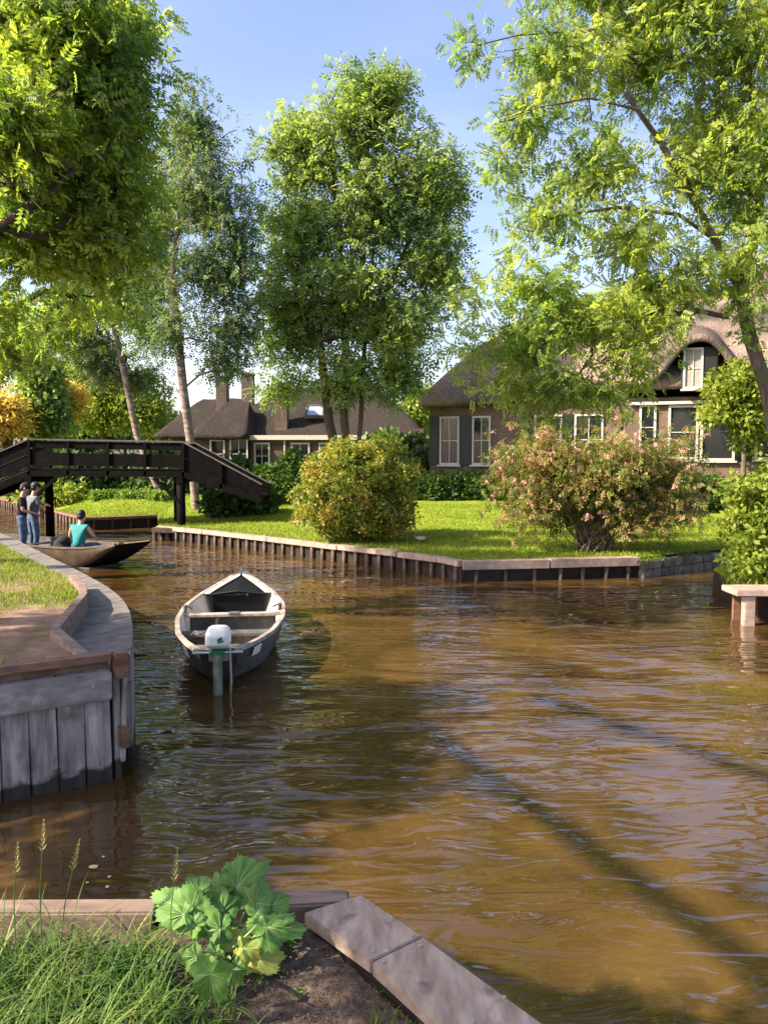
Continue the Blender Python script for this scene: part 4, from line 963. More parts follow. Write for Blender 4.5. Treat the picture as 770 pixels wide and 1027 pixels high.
# leaf shaped emblem on the cowl's back
mb = MB()
for (dx, dz, sx_, sz_, r_) in ((.03, .575, .030, .014, .5), (.045, .553, .026, .011, .2), (.02, .548, .018, .009, .9)):
    vs = [(dx + sx_ * math.cos(a) * math.cos(r_) - sz_ * math.sin(a) * math.sin(r_), -.158, dz + sx_ * math.cos(a) * math.sin(r_) + sz_ * math.sin(a) * math.cos(r_)) for a in [2 * math.pi * i / 12 for i in range(12)]]
    mb.add(vs + [(v[0], v[1] + .006, v[2]) for v in vs], [tuple(range(12)), tuple(range(23, 11, -1))] + [(i, (i + 1) % 12, 12 + (i + 1) % 12, 12 + i) for i in range(12)])
mb.build('emblem', M['motorgreen'], mot)
mb = MB(); mb.box((.0, -.04, .42), (.14, .2, .06)); mb.build('collar', M['motorgreen'], mot, bevel=.008)
mb = MB(); mb.box((0, -.09, .12), (.085, .13, .62), None, 0, 1.0); mb.build('leg', M['motorleg'], mot, bevel=.02)
mb = MB(); mb.box((0, -.11, -.03), (.17, .26, .018)); mb.box((0, -.09, -.28), (.05, .1, .4)); mb.ball((0, -.09, -.4), (.06, .2, .06)); mb.build('lower_unit', M['motorleg'], mot)
mb = MB(); mb.box((0, .04, .38), (.2, .06, .14)); mb.build('clamp_bracket', M['steel'], mot, bevel=.005)
mb = MB(); mb.tube([(-.03, .18, .56), (-.05, .42, .60), (-.06, .62, .62)], [.018, .016, .02], n=8); mb.build('tiller', M['blackpaint'], mot)

# flat tan punt by the left bank
pb = P(134, 549, d=16.4)
PH = math.radians(124)     # heading of the bow
punt = thing('flat_punt', 'tan flat bottomed punt with raised dark bow lying behind the left bank', 'boat', (pb.x, pb.y, 0), -PH)
L = 5.6
top = [(0, -L, .42, .42), (.2, -L * .8, .58, .40), (.5, -L * .5, .66, .40), (.72, -L * .28, .62, .42), (.85, -L * .16, .56, .46), (1, 0, .46, .58)]
bot = [(0, -L + .5, .30, -.02), (.2, -L * .78, .42, -.08), (.5, -L * .5, .50, -.08), (.72, -L * .30, .46, -.08), (.78, -L * .27, .45, -.08), (.9, -.75, .44, .16), (1, -.08, .42, .50)]
PT, PB_ = boat_shell(punt, top, bot, M['punt'], M['floor'], M['puntedge'], thick=.03, gw=.035)
mb = MB(); mb.add([(-.47, -.8, .4), (.47, -.8, .4), (.33, -.02, .55), (-.33, -.02, .55)], [(0, 1, 2, 3)]); mb.add([(-.47, -.8, .38), (.47, -.8, .38), (.33, -.02, .53), (-.33, -.02, .53)], [(3, 2, 1, 0)]); mb.build('foredeck', M['floor'], punt)
for y in (-1.9, -3.6): mb = MB(); mb.box((0, y, .33), (1.16, .24, .03)); mb.build('thwart', M['floor'], punt)
mb = MB(); mb.box((0, -2.7, .0), (.9, 3.6, .03)); mb.build('floor_board', M['floor'], punt)
mb = MB(); rows_ = [(y_, h_, z_) for (y_, h_, z_) in PB_ if y_ > -1.55]; vs = []
for (y_, h_, z_) in rows_: vs += [(-h_ - .006, y_ + .012, z_ - .014), (h_ + .006, y_ + .012, z_ - .014)]
vs += [(-PT[-1][1] - .01, .022, PT[-1][2]), (PT[-1][1] + .01, .022, PT[-1][2])]
mb.add(vs, [(2 * i, 2 * i + 1, 2 * i + 3, 2 * i + 2) for i in range(len(vs) // 2 - 1)]); mb.build('bow_plate', M['blackgloss'], punt)

# ------------------------------------------------------------------ people
def skinned(name, joints, edges, radii, m, parent, root=0, sub=2):
    me = bpy.data.meshes.new(name); me.from_pydata([tuple(j) for j in joints], edges, []); o = bpy.data.objects.new(name + '_tmp', me); COL.objects.link(o)
    md = o.modifiers.new('skin', 'SKIN'); md.use_smooth_shade = True; md.branch_smoothing = .3
    for i, r in enumerate(radii): sv = me.skin_vertices[0].data[i]; sv.radius = r if hasattr(r, '__len__') else (r, r); sv.use_root = (i == root)
    s = o.modifiers.new('sub', 'SUBSURF'); s.levels = sub; s.render_levels = sub
    dg = bpy.context.evaluated_depsgraph_get(); dg.update(); me2 = bpy.data.meshes.new_from_object(o.evaluated_get(dg)); me2.name = name
    bpy.data.objects.remove(o); me2.materials.clear(); me2.materials.append(m)
    o = bpy.data.objects.new(name, me2); COL.objects.link(o); o.parent = parent; return o

def person(label, loc, rz, J, shirt, trousers, cap=None, sleeve=True, hair=M['hair'], group=None, jacket_label=None):
    """J: joint dict in local space, facing +Y; metres"""
    t = thing('person', label, 'person', loc, rz, group)
    V = lambda k_: Vector(J[k_]); names = ['pelvis', 'belly', 'chest', 'neck', 'headbase', 'head']
    pts = [V(n_) for n_ in names]; ed = [(i, i + 1) for i in range(5)]; rad = [.095, .085, .10, .055, .06, .085]
    idx = {n_: i for i, n_ in enumerate(names)}
    pts.append(V('head') + (V('head') - V('headbase')).normalized() * .09); ed.append((5, 6)); rad.append(.078)
    for s in ('L', 'R'):
        b = len(pts); pts += [V('sh' + s), V('el' + s), V('wr' + s), V('wr' + s) + (V('wr' + s) - V('el' + s)).normalized() * .07]; ed += [(2, b), (b, b + 1), (b + 1, b + 2), (b + 2, b + 3)]; rad += [.058, .043, .03, .034]
        wd = (V('wr' + s) - V('el' + s)).normalized(); sidev = wd.cross(Vector((0, 0, 1)))
        sidev = sidev.normalized() if sidev.length > .1 else Vector((0, 1, 0)); dn = wd.cross(sidev)
        for q_, (o_, l_) in enumerate(((-.028, .070), (-.010, .082), (.010, .078), (.027, .062))):
            c = len(pts); pts += [pts[b + 3] + sidev * o_ + wd * .03, pts[b + 3] + sidev * o_ * 1.15 + wd * (.03 + l_ * .55) + dn * .014, pts[b + 3] + sidev * o_ * 1.1 + wd * (.03 + l_ * .85) + dn * .035]; ed += [(b + 3, c), (c, c + 1), (c + 1, c + 2)]; rad += [.0095, .0085, .0075]
        c = len(pts); pts += [pts[b + 2] + wd * .03 + sidev * (.04 if s == 'L' else -.04) + dn * .012, pts[b + 2] + wd * .075 + sidev * (.052 if s == 'L' else -.052) + dn * .025]; ed += [(b + 2, c), (c, c + 1)]; rad += [.011, .009]
        b = len(pts); pts += [V('hip' + s), V('kn' + s), V('an' + s), V('toe' + s)]; ed += [(0, b), (b, b + 1), (b + 1, b + 2), (b + 2, b + 3)]; rad += [.088, .058, .042, .035]
    skinned('body', pts, ed, rad, M['skin'], t)
    # shirt
    sp = [V('pelvis') + Vector((0, 0, -.05)), V('belly'), V('chest'), V('neck') - (V('neck') - V('chest')) * .35]; se = [(0, 1), (1, 2), (2, 3)]; sr = [.145, .142, .155, .085]
    for s in ('L', 'R'):
        b = len(sp); e_ = V('sh' + s).lerp(V('el' + s), .75 if sleeve else .12); sp += [V('sh' + s), e_]; se += [(2, b), (b, b + 1)]; sr += [.073, .064 if sleeve else .062]
    so_ = skinned('shirt' if sleeve else 'vest', sp, se, sr, shirt, t)
    tp = [V('pelvis'), V('pelvis').lerp(V('belly'), .75)]; te = [(0, 1)]; tr_ = [.135, .128]
    for s in ('L', 'R'):
        b = len(tp); tp += [V('hip' + s), V('hip' + s).lerp(V('kn' + s), .5), V('kn' + s), V('kn' + s).lerp(V('an' + s), .5), V('an' + s) + Vector((0, 0, .02))]; te += [(0, b), (b, b + 1), (b + 1, b + 2), (b + 2, b + 3), (b + 3, b + 4)]; tr_ += [.098, .090, .074, .066, .060]
    skinned('trousers', tp, te, tr_, trousers, t)
    for s in ('L', 'R'):
        mb = MB(); a = V('an' + s); b = V('toe' + s); d = b - a; d.z = 0; d.normalize(); ang = math.atan2(d.y, d.x); R = Matrix.Rotation(ang, 3, 'Z')
        mb.ball(a + d * .08 + Vector((0, 0, -.045)), (.15, .052, .055), 12, 8, rot=R); mb.build('shoe', M['blackpaint'], t, smooth=True)
    # head details
    hc = V('head') + Vector((0, 0, .03)); up = (V('head') - V('headbase')).normalized(); f = Vector(J['face']).normalized(); r = f.cross(up).normalized(); up = r.cross(f)
    R = Matrix((r, f, up)).transposed()
    def hp(x, y, z): return hc + r * x + f * y + up * z
    mb = MB(); mb.ball(hp(0, -.022, .028), (.096, .102, .105), 16, 10, rot=R); mb.ball(hp(0, -.055, -.03), (.082, .06, .07), 12, 8, rot=R); mb.build('hair', hair, t, smooth=True)
    mb = MB(); mb.ball(hp(0, .095, -.02), (.014, .022, .022), 8, 6, rot=R); mb.ball(hp(.092, 0, -.01), (.012, .02, .03), 8, 6, rot=R); mb.ball(hp(-.092, 0, -.01), (.012, .02, .03), 8, 6, rot=R); mb.build('nose_and_ears', M['skin'], t, smooth=True)
    mb = MB()
    for s in (-1, 1): mb.ball(hp(.032 * s, .083, .0), (.013, .008, .008), 8, 6, rot=R)
    mb.build('eyes', M['hair'], t)
    mb = MB(); mb.ball(hp(0, .084, -.062), (.024, .007, .006), 8, 6, rot=R); mb.build('mouth', flatm('lips', (.35, .12, .1)), t)
    if cap:
        mb = MB(); mb.ball(hp(0, -.008, .05), (.104, .112, .088), 16, 10, rot=R); mb.add([hp(-.08, .07, .055), hp(.08, .07, .055), hp(.06, .18, .035), hp(-.06, .18, .035), hp(-.08, .07, .067), hp(.08, .07, .067), hp(.06, .18, .045), hp(-.06, .18, .045)], [(3, 2, 1, 0), (4, 5, 6, 7), (0, 1, 5, 4), (1, 2, 6, 5), (2, 3, 7, 6), (3, 0, 4, 7)]); mb.build('cap', cap, t, smooth=False)
    return t
stand = dict(pelvis=(0, 0, .93), belly=(0, .01, 1.08), chest=(0, .02, 1.28), neck=(0, .04, 1.47), headbase=(0, .07, 1.53), head=(0, .10, 1.60), face=(0, 1, -.45),
             shL=(-.19, .02, 1.39), elL=(-.22, .04, 1.10), wrL=(-.12, .26, 1.02), shR=(.19, .02, 1.39), elR=(.23, .06, 1.11), wrR=(.12, .28, 1.04),
             hipL=(-.10, 0, .88), knL=(-.12, .03, .48), anL=(-.13, -.02, .09), toeL=(-.14, .16, .03), hipR=(.10, 0, .88), knR=(.12, .03, .48), anR=(.13, -.02, .09), toeR=(.14, .16, .03))
p1 = P(23, 548, d=18.35)
person('man in black t-shirt, cap and jeans standing with lowered head and hands together', (p1.x, 18.35, .03), math.radians(-72), stand, M['blackcloth'], M['jeans'], cap=M['blackcloth'])
st2 = dict(stand); st2.update(elL=(-.24, .10, 1.12), wrL=(-.05, .30, 1.16), elR=(.24, .10, 1.12), wrR=(.06, .30, 1.18), face=(0, 1, -.3))
p2 = P(34, 548, d=18.75)
person('person in grey top, dark cap and jeans standing close behind the man in black', (p2.x, 18.75, .03), math.radians(-40), st2, M['greycloth'], M['jeans'], cap=M['hair'])
sit = dict(pelvis=(0, 0, .42), belly=(0, .03, .56), chest=(0, .07, .76), neck=(0, .11, .93), headbase=(0, .13, .98), head=(0, .15, 1.06), face=(0, 1, -.3),
           shL=(-.18, .07, .86), elL=(-.29, .13, .62), wrL=(-.26, .36, .52), shR=(.18, .07, .86), elR=(.31, .12, .64), wrR=(.22, .33, .58),
           hipL=(-.11, .03, .40), knL=(-.22, .42, .42), anL=(-.20, .40, .08), toeL=(-.22, .56, .04), hipR=(.11, .03, .40), knR=(.24, .42, .42), anR=(.22, .40, .08), toeR=(.24, .56, .04))
p3 = P(79, 552, d=17.1)
person('person in teal vest and jeans sitting in the punt, seen from behind', (p3.x, 17.1, .0), math.radians(-12), sit, M['teal'], M['jeans'], sleeve=False)
# black bag beside the seated person
bg_ = thing('bag', 'bulky black bag on the punt left of the person in teal', 'bag', (P(63, 548, d=17.5).x, 17.5, .05))
mb = MB(); mb.ball((0, 0, .28), (.22, .18, .26), 16, 10); mb.ball((.05, -.05, .46), (.15, .13, .12), 12, 8); mb.ball((-.1, -.12, .2), (.13, .1, .13), 12, 8); mb.build('bag_body', M['blackcloth'], bg_, smooth=True)
mb = MB(); mb.tube([(-.1, 0, .5), (-.05, 0, .62), (.08, 0, .62), (.12, 0, .5)], .012, n=6); mb.build('handle', M['floor'], bg_, smooth=True)

# ------------------------------------------------------------------ ducks on the lawn
def duck(px, py, rz, label, body):
    q_ = P(px, py, d=1); 
    dd = 15.0
    for _ in range(20): g_ = P(px, py, z=gz(P(px, py, d=dd).x, dd)); dd = .5 * dd + .5 * g_.y
    t = thing('duck', label, 'duck', (g_.x, g_.y, gz(g_.x, g_.y)), rz, 'ducks on the lawn')
    body_ = skinned('body', [(0, -.20, .13), (0, -.13, .11), (0, -.02, .10), (0, .09, .12), (0, .14, .17), (0, .155, .215), (0, .175, .225)], [(i, i + 1) for i in range(6)], [.012, .045, .072, .055, .03, .032, .022], body, t, root=2)
    mb = MB(); mb.ball((0, .165, .222), (.032, .04, .034)); mb.build('head', M['duckhead'], t, smooth=True)
    mb = MB(); mb.box((0, .225, .212), (.026, .055, .012)); mb.build('bill', M['duckbill'], t, bevel=.004)
    for s in (-1, 1):
        mb = MB(); mb.ball((.055 * s, -.04, .125), (.02, .12, .045)); mb.build('wing', M['duckgrey'], t, smooth=True)
        mb = MB(); mb.tube([(.03 * s, .0, .06), (.03 * s, .01, .0)], .007, n=6); mb.box((.03 * s, .03, .006), (.035, .05, .008)); mb.build('leg', M['duckbill'], t)
duck(421, 545, 1.2, 'small duck on the lawn right of the round bush', M['duckbrown'])
duck(300, 528, -1.4, 'small duck on the lawn left of the round bush', M['duckbrown'])

# ------------------------------------------------------------------ houses
def thatch_roof(t, x0, x1, y0, y1, rx0, rx1, ry, ze, zr, m, name='roof', over=.45, th=.34, bulge=.25, round_=.9, eave_fn=None, n_side=16, noise_=.03, rings=14):
    """thatched hipped roof as a closed shell: rounded eave outline drawn up to a ridge"""
    X0, X1, Y0, Y1 = x0 - over, x1 + over, y0 - over, y1 + over; pts = []
    def arc(cx, cy, a0): return [(cx + round_ * math.cos(a0 + i * math.pi / 2 / 6), cy + round_ * math.sin(a0 + i * math.pi / 2 / 6)) for i in range(7)]
    c4 = [arc(X1 - round_, Y0 + round_, -math.pi / 2), arc(X1 - round_, Y1 - round_, 0), arc(X0 + round_, Y1 - round_, math.pi / 2), arc(X0 + round_, Y0 + round_, math.pi)]
    for i in range(4):
        pts += c4[i]; a = c4[i][-1]; b = c4[(i + 1) % 4][0]
        for k in range(1, n_side): pts.append((a[0] + (b[0] - a[0]) * k / n_side, a[1] + (b[1] - a[1]) * k / n_side))
    n = len(pts); rings_ = []
    ef = eave_fn or (lambda x, y: 0)
    def ring(s, dz, inset=0.0):
        r = []
        for (x, y) in pts:
            rx = min(max(x, rx0), rx1); tx, ty = x + (rx - x) * s, y + (ry - y) * s
            k = math.hypot(tx - rx, ty - ry); z = ze + ef(x, y) * (1 - s) + (zr - ze) * s + bulge * math.sin(math.pi * s) + dz
            if inset: d = math.hypot(rx - x, ry - y); tx += (rx - x) / d * inset; ty += (ry - y) / d * inset
            z += noise_ * mn.noise(Vector((tx * 1.3, ty * 1.3, z))) * 3 * min(1, s * 8 + .4)
            r.append((tx, ty, z))
        return r
    R = [ring(0, -th, .42), ring(0, -th * 1.0, .12), ring(0, -th * .75, 0), ring(0, -th * .25, 0.0), ring(.012, 0.0, 0.0)] + [ring(.012 + .988 * i / rings, 0) for i in range(1, rings + 1)]
    vs = [p for r in R for p in r]; fs = [(i * n + j, i * n + (j + 1) % n, (i + 1) * n + (j + 1) % n, (i + 1) * n + j) for i in range(len(R) - 1) for j in range(n)]
    mb = MB(); mb.add(vs, fs); o = mb.build(name, m, t, smooth=True); return o

def window(t, x, z, w, h, frame=M['white'], nx=1, nz=2, y=0.0, depth=.07, fw=.07, curtain=False, sill=True, name='window', glass=None, face=-1, rz=0, bar=.028):
    """window in the facade (wall plane y); x,z lower left corner"""
    mb = MB(); yo = y + face * depth / 2 + face * .003
    for c, s in (((x + fw / 2, yo, z + h / 2), (fw, depth, h)), ((x + w - fw / 2, yo, z + h / 2), (fw, depth, h)), ((x + w / 2, yo, z + fw / 2), (w - 2 * fw, depth - .004, fw)), ((x + w / 2, yo, z + h - fw / 2), (w - 2 * fw, depth - .004, fw))): mb.box(c, s)
    f = mb.build(name, frame, t)
    mb = MB()
    for i in range(1, nx): mb.box((x + w * i / nx, y + face * .035, z + h / 2), (bar, .03, h - 2 * fw))
    for j in range(1, nz): mb.box((x + w / 2, y + face * .034, z + h * j / nz), (w - 2 * fw, .026, bar))
    if nx > 1 or nz > 1: mb.build('glazing_bar', frame, f)
    if curtain:
        mb = MB(); k = 9
        for sx_ in (x + fw, x + w - fw - w * .15):
            vs = []
            for i in range(k + 1): vs += [(sx_ + w * .15 * i / k, y + face * (.006 + .004 * (i % 2)), z + fw), (sx_ + w * .15 * i / k, y + face * (.006 + .004 * (i % 2)), z + h - fw)]
            mb.add(vs, [(2 * i, 2 * i + 2, 2 * i + 3, 2 * i + 1) for i in range(k)])
        mb.build('curtain', M['curtain'], f)
        mb = MB(); mb.box((x + w / 2, y + face * .002, z + h / 2), (w - .06, .004, h - .06)); mb.build('pane', glass or M['glass'], f)
    else:
        mb = MB(); mb.box((x + w / 2, y + face * .01, z + h / 2), (w - .06, .016, h - .06)); mb.build('pane', glass or M['glass'], f)
    if sill: mb = MB(); mb.box((x + w / 2, y + face * .07, z - .035), (w + .14, .15, .06)); mb.build('sill', frame, f)
    return f
def shutter(t, x, z, w, h, y=0.0):
    mb = MB(); mb.box((x + w / 2, y - .035, z + h / 2), (w, .045, h)); s = mb.build('shutter', M['shutter'], t, bevel=.006)
    mb = MB()
    for j in range(2): mb.box((x + w / 2, y - .062, z + h * (.27 + .46 * j)), (w * .68, .016, h * .36))
    mb.build('panel', M['shutter'], s, bevel=.005)

# right farmhouse
gH = 0.85
A0 = P(431, 440, d=30.0); A1 = P(752, 440, d=26.2)
ang = math.atan2(A1.y - A0.y, A1.x - A0.x)
farm = thing('farmhouse', 'large brick farmhouse with big thatched roof, white framed windows and dark green shutters', 'farmhouse', (A0.x, 30.0, gH), ang)
ux = Vector((math.cos(ang), math.sin(ang), 0)); uy = Vector((-math.sin(ang), math.cos(ang), 0))
def fx(px, back=0.0):   # position along the facade that is seen at picture column px
    r = P(px, 450, d=1.0) - CAM; o = Vector((A0.x, 30.0, 0)) + uy * back
    # solve o + ux*s parallel to r
    return (o.y * r.x - o.x * r.y) / (ux.x * r.y - ux.y * r.x) if True else 0
def fz(px, py, back=0.0):
    s = fx(px, back); p = Vector((A0.x, 30.0, 0)) + ux * s + uy * back; return P(px, py, d=p.y).z - gH
LEN = 17.5; DEP = 9.0
hw = 3.35
mb = MB(); mb.box((LEN / 2, DEP / 2, hw / 2 + .1), (LEN, DEP, hw + .3)); mb.build('wall', M['brick'], farm)
mb = MB(); mb.box((LEN / 2, -.012, .12), (LEN + .02, .05, .34)); mb.build('plinth', M['blackpaint'], farm)
ez = fz(431, 408) + .1
def ef(x, y):
    return .42 * (1 / (1 + math.exp(-(x - 3.6) * 1.6))) if y < 3 else .2
ridge_z = fz(720, 296, 4.5)
ridge_z = min(ridge_z, 8.2)
rf = thatch_roof(farm, 0, LEN, 0, DEP, 4.3, LEN - 4, 4.5, ez + .25, ridge_z, M['thatch'], eave_fn=ef, th=.36, over=.5, bulge=.55, n_side=30)
# hip gets the same reed; dark patches in its colour stand in for shade
# ridge cap
mb = MB(); pts = [Vector((4.1 + i * (LEN - 8.0) / 20, 4.5, ridge_z + .02 + .03 * math.sin(i * 2.1))) for i in range(21)]; mb.tube(pts, .17, n=8); mb.build('ridge_cap', M['thatchgrey'], rf, smooth=True)
# windows: left pair with shutters
x = fx(441); w = fx(484) - x; z0 = fz(441, 466); z1 = fz(441, 418)
window(farm, x, z0, w * .46, z1 - z0, nx=2, nz=2, curtain=False, fw=.065)
window(farm, x + w * .76, z0, w * .42, z1 - z0, nx=2, nz=2, curtain=False, fw=.065)
shutter(farm, x - .42, z0, .38, z1 - z0); shutter(farm, x + w * .46 + .02, z0, w * .30 - .04, z1 - z0)
x = fx(520); shutter(farm, x + .1, z0, .42, z1 - z0); window(farm, x + .56, z0, 1.0, z1 - z0, nx=2, nz=2, fw=.065); window(farm, x + 2.0, z0, 1.0, z1 - z0, nx=2, nz=2, fw=.065); shutter(farm, x + 1.58, z0, .38, z1 - z0)
# right tall windows under one white lintel
xa, xb, xc = fx(669), fx(700), fx(735); z0 = fz(700, 462); z1 = fz(700, 406)
window(farm, xa, z0 + .05, xb - xa - .02, z1 - z0 - .05, nx=1, nz=2, fw=.08)
window(farm, xb + .04, z0, xc - xb, z1 - z0, nx=1, nz=1, fw=.08)
shutter(farm, xc + .06, z0, .5, z1 - z0)
x = fx(640); window(farm, x, z0 + .35, fx(657) - x, z1 - z0 - .3, nx=1, nz=2, fw=.08)
mb = MB(); mb.box(((xa + xc) / 2 - .5, -.10, z1 + .08), (xc - xa + 1.6, .16, .10)); mb.build('lintel', M['white'], farm)
x = fx(756); window(farm, x, fz(756, 461), 1.0, fz(756, 434) - fz(756, 461), nx=1, nz=1, fw=.09)
# white gutter pipe and wall anchors
for px in (583, 622): 
    mb = MB(); mb.box((fx(px), -.025, hw - .5), (.05, .04, .8)); mb.build('wall_anchor', M['blackpaint'], farm)
# dormer with thatched hood, window turned to the canal
DY = -.66; dx = fx(694, DY); dz0 = fz(690, 390, DY); dz1 = fz(690, 347, DY); dw = 1.15
mb = MB(); mb.box((dx + .15, DY + 1.5, (dz0 + dz1) / 2 - .05), (dw, 2.9, dz1 - dz0)); mb.build('dormer_wall', M['thatchgrey'], farm)
f = window(farm, dx - .36, dz0, .62, dz1 - dz0 - .06, nx=2, nz=2, y=DY + .05, fw=.07, name='dormer_window', glass=M['curtain'])
mb = MB(); mb.box((dx + .48, DY + .03, (dz0 + dz1) / 2), (.42, .03, dz1 - dz0 - .1)); mb.build('dormer_shade_panel', M['blackpaint'], farm)  # flat black panel stands in for the shade right of the dormer window
# hood: arched thatch shell growing out of the roof
mb = MB(); K = 28; R_ = 10; vs = []
def hood_z(u, j): return dz1 - .80 + .075 * j + (1.12 + .02 * j) * math.exp(-(abs(u) / .50) ** 2.6) - .35 * abs(u) ** 2
for j in range(R_ + 1):
    y = DY - .35 + 3.6 * j / R_
    for i in range(K + 1):
        u = -1 + 2 * i / K; vs.append((dx + .12 + u * (2.1 + .05 * j), y + .55 * abs(u) ** 1.5, hood_z(u, j)))
n1 = len(vs)
for j in range(R_ + 1):
    y = DY - .35 + 3.6 * j / R_
    for i in range(K + 1):
        u = -1 + 2 * i / K; vs.append((dx + .12 + u * (1.9 + .05 * j), y + .55 * abs(u) ** 1.5, hood_z(u, j) - .24 - .12 * math.exp(-(u / .3) ** 2) * 0))
w_ = K + 1; fs = [(j * w_ + i, j * w_ + i + 1, (j + 1) * w_ + i + 1, (j + 1) * w_ + i) for j in range(R_) for i in range(K)]
fs += [(n1 + a, n1 + d, n1 + c, n1 + b) for a, b, c, d in fs[:R_ * K]] + [(i, n1 + i, n1 + i + 1, i + 1) for i in range(K)]
mb.add(vs, fs); mb.build('dormer_hood', M['thatch'], farm, smooth=True)
# chimney on the ridge with white cap
cx_ = fx(757, 4.5); mb = MB(); mb.box((cx_, 4.5, ridge_z + .35), (.8, .7, 1.3)); ch = mb.build('chimney', M['brick'], rf, bevel=.02)
mb = MB(); mb.box((cx_, 4.5, ridge_z + 1.04), (.95, .85, .09)); mb.build('chimney_cap', M['white'], ch)

# left farmhouse behind the centre trees
gH2 = 0.85; B0 = P(206, 440, d=38.0)
cot = thing('cottage', 'low brick cottage with dark thatched roof, tall chimney and white edged annex', 'cottage', (B0.x, 38.0, gH2), math.radians(-2))
def cxp(px, d=38.0): return P(px, 440, d=d).x - B0.x
def czp(py, d=38.0): return P(300, py, d=d).z - gH2
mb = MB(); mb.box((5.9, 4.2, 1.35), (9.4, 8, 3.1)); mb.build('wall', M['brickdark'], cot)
ze2 = czp(437) + .05; zr2 = czp(391, 42)
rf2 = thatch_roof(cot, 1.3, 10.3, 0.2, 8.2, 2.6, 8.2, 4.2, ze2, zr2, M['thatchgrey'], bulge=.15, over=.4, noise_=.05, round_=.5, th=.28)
mb = MB(); mb.tube([Vector((2.5 + i * 5.8 / 16, 4.2, zr2 + .03 * math.sin(i * 2))) for i in range(17)], .14, n=8); mb.build('ridge_cap', M['thatchgrey'], rf2, smooth=True)
# front wing at the left with its own hipped roof
wx0, wx1 = cxp(206), cxp(250)
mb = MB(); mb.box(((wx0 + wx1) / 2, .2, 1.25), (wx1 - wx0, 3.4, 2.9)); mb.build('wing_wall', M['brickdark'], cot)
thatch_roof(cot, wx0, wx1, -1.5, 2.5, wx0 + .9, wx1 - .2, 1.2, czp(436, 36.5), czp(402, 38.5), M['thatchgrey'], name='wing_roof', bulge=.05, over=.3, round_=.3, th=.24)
window(cot, cxp(232, 36.5), .95, .85, 1.45, y=-1.5, nx=2, nz=2)
window(cot, cxp(212, 36.5), 1.0, .7, 1.35, y=-1.5, nx=1, nz=2, frame=M['cream'])
# flat roofed annex with white fascia
ax0, ax1 = cxp(252, 37), cxp(405, 37)
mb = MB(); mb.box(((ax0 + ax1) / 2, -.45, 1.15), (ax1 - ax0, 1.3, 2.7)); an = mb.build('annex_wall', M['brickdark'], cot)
zf = czp(439, 36.8)
mb = MB(); mb.box(((ax0 + ax1) / 2, -.55, zf), (ax1 - ax0 + .3, 1.55, .22)); mb.build('fascia', M['cream'], cot, bevel=.01)
for px0, px1, nx_ in ((256, 272, 2), (293, 312, 2), (321, 342, 2), (352, 372, 2)):
    a = cxp(px0, 36.9); b = cxp(px1, 36.9); window(cot, a, .95, b - a, zf - .11 - .95 - .12, y=-1.1, nx=nx_, nz=2, fw=.08)
mb = MB(); mb.tube([(cxp(287, 36.9), -1.17, .2), (cxp(287, 36.9), -1.17, zf - .12)], .045, n=8); mb.build('drain_pipe', M['white'], cot)
# chimneys
for px, back, pyt, w_ in ((283, .4, 394, .62), (247, 4.2, 376, .6), (221, 4.6, 379, .6)):
    x_ = cxp(px, 38 + back); zt = czp(pyt, 38 + back); zb = 2.5 if back < 1 else zr2 - 1.2
    mb = MB(); mb.box((x_, back, (zt + zb) / 2), (w_, w_, zt - zb)); c_ = mb.build('chimney', M['brickdark'], rf2, bevel=.015)
    mb = MB(); mb.box((x_, back, zt + .04), (w_ + .1, w_ + .1, .09)); mb.build('chimney_cap', M['brick'], c_)
# roof window
sx_ = cxp(316, 39.2); pz = czp(413, 39.3); slope = Matrix.Rotation(math.radians(33), 3, 'X')
mb = MB()
c0 = Vector((sx_, 1.15, pz)); 
for c, s in (((0, -.5, 0), (.95, .1, .16)), ((0, .5, 0), (.95, .1, .16)), ((-.43, 0, 0), (.1, .9, .16)), ((.43, 0, 0), (.1, .9, .16))): mb.box(c0 + slope @ Vector(c), s, slope)
sk = mb.build('roof_window', M['floor'], rf2)
mb = MB(); mb.box(c0 + slope @ Vector((0, 0, .0)), (.78, .92, .08), slope); mb.build('pane', M['skyglass'], sk)
# third house, left behind the birches
H3 = P(180, 430, d=46)
h3 = thing('barn', 'dark thatched roofed barn half hidden behind the birch trunks, left of the cottage', 'barn', (H3.x, 46, gH2), 0)
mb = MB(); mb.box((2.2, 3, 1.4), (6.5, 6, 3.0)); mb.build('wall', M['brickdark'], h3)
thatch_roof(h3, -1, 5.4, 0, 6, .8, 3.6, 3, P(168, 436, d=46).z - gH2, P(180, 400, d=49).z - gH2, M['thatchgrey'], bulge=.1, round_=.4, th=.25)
mb = MB(); mb.box((.8, -.03, 1.2), (1.3, .06, 1.9)); mb.build('door', M['blackpaint'], h3)

# ------------------------------------------------------------------ trees
def wp3(px, py, d): q_ = P(px, py, d=d); return (q_.x, q_.y, q_.z)
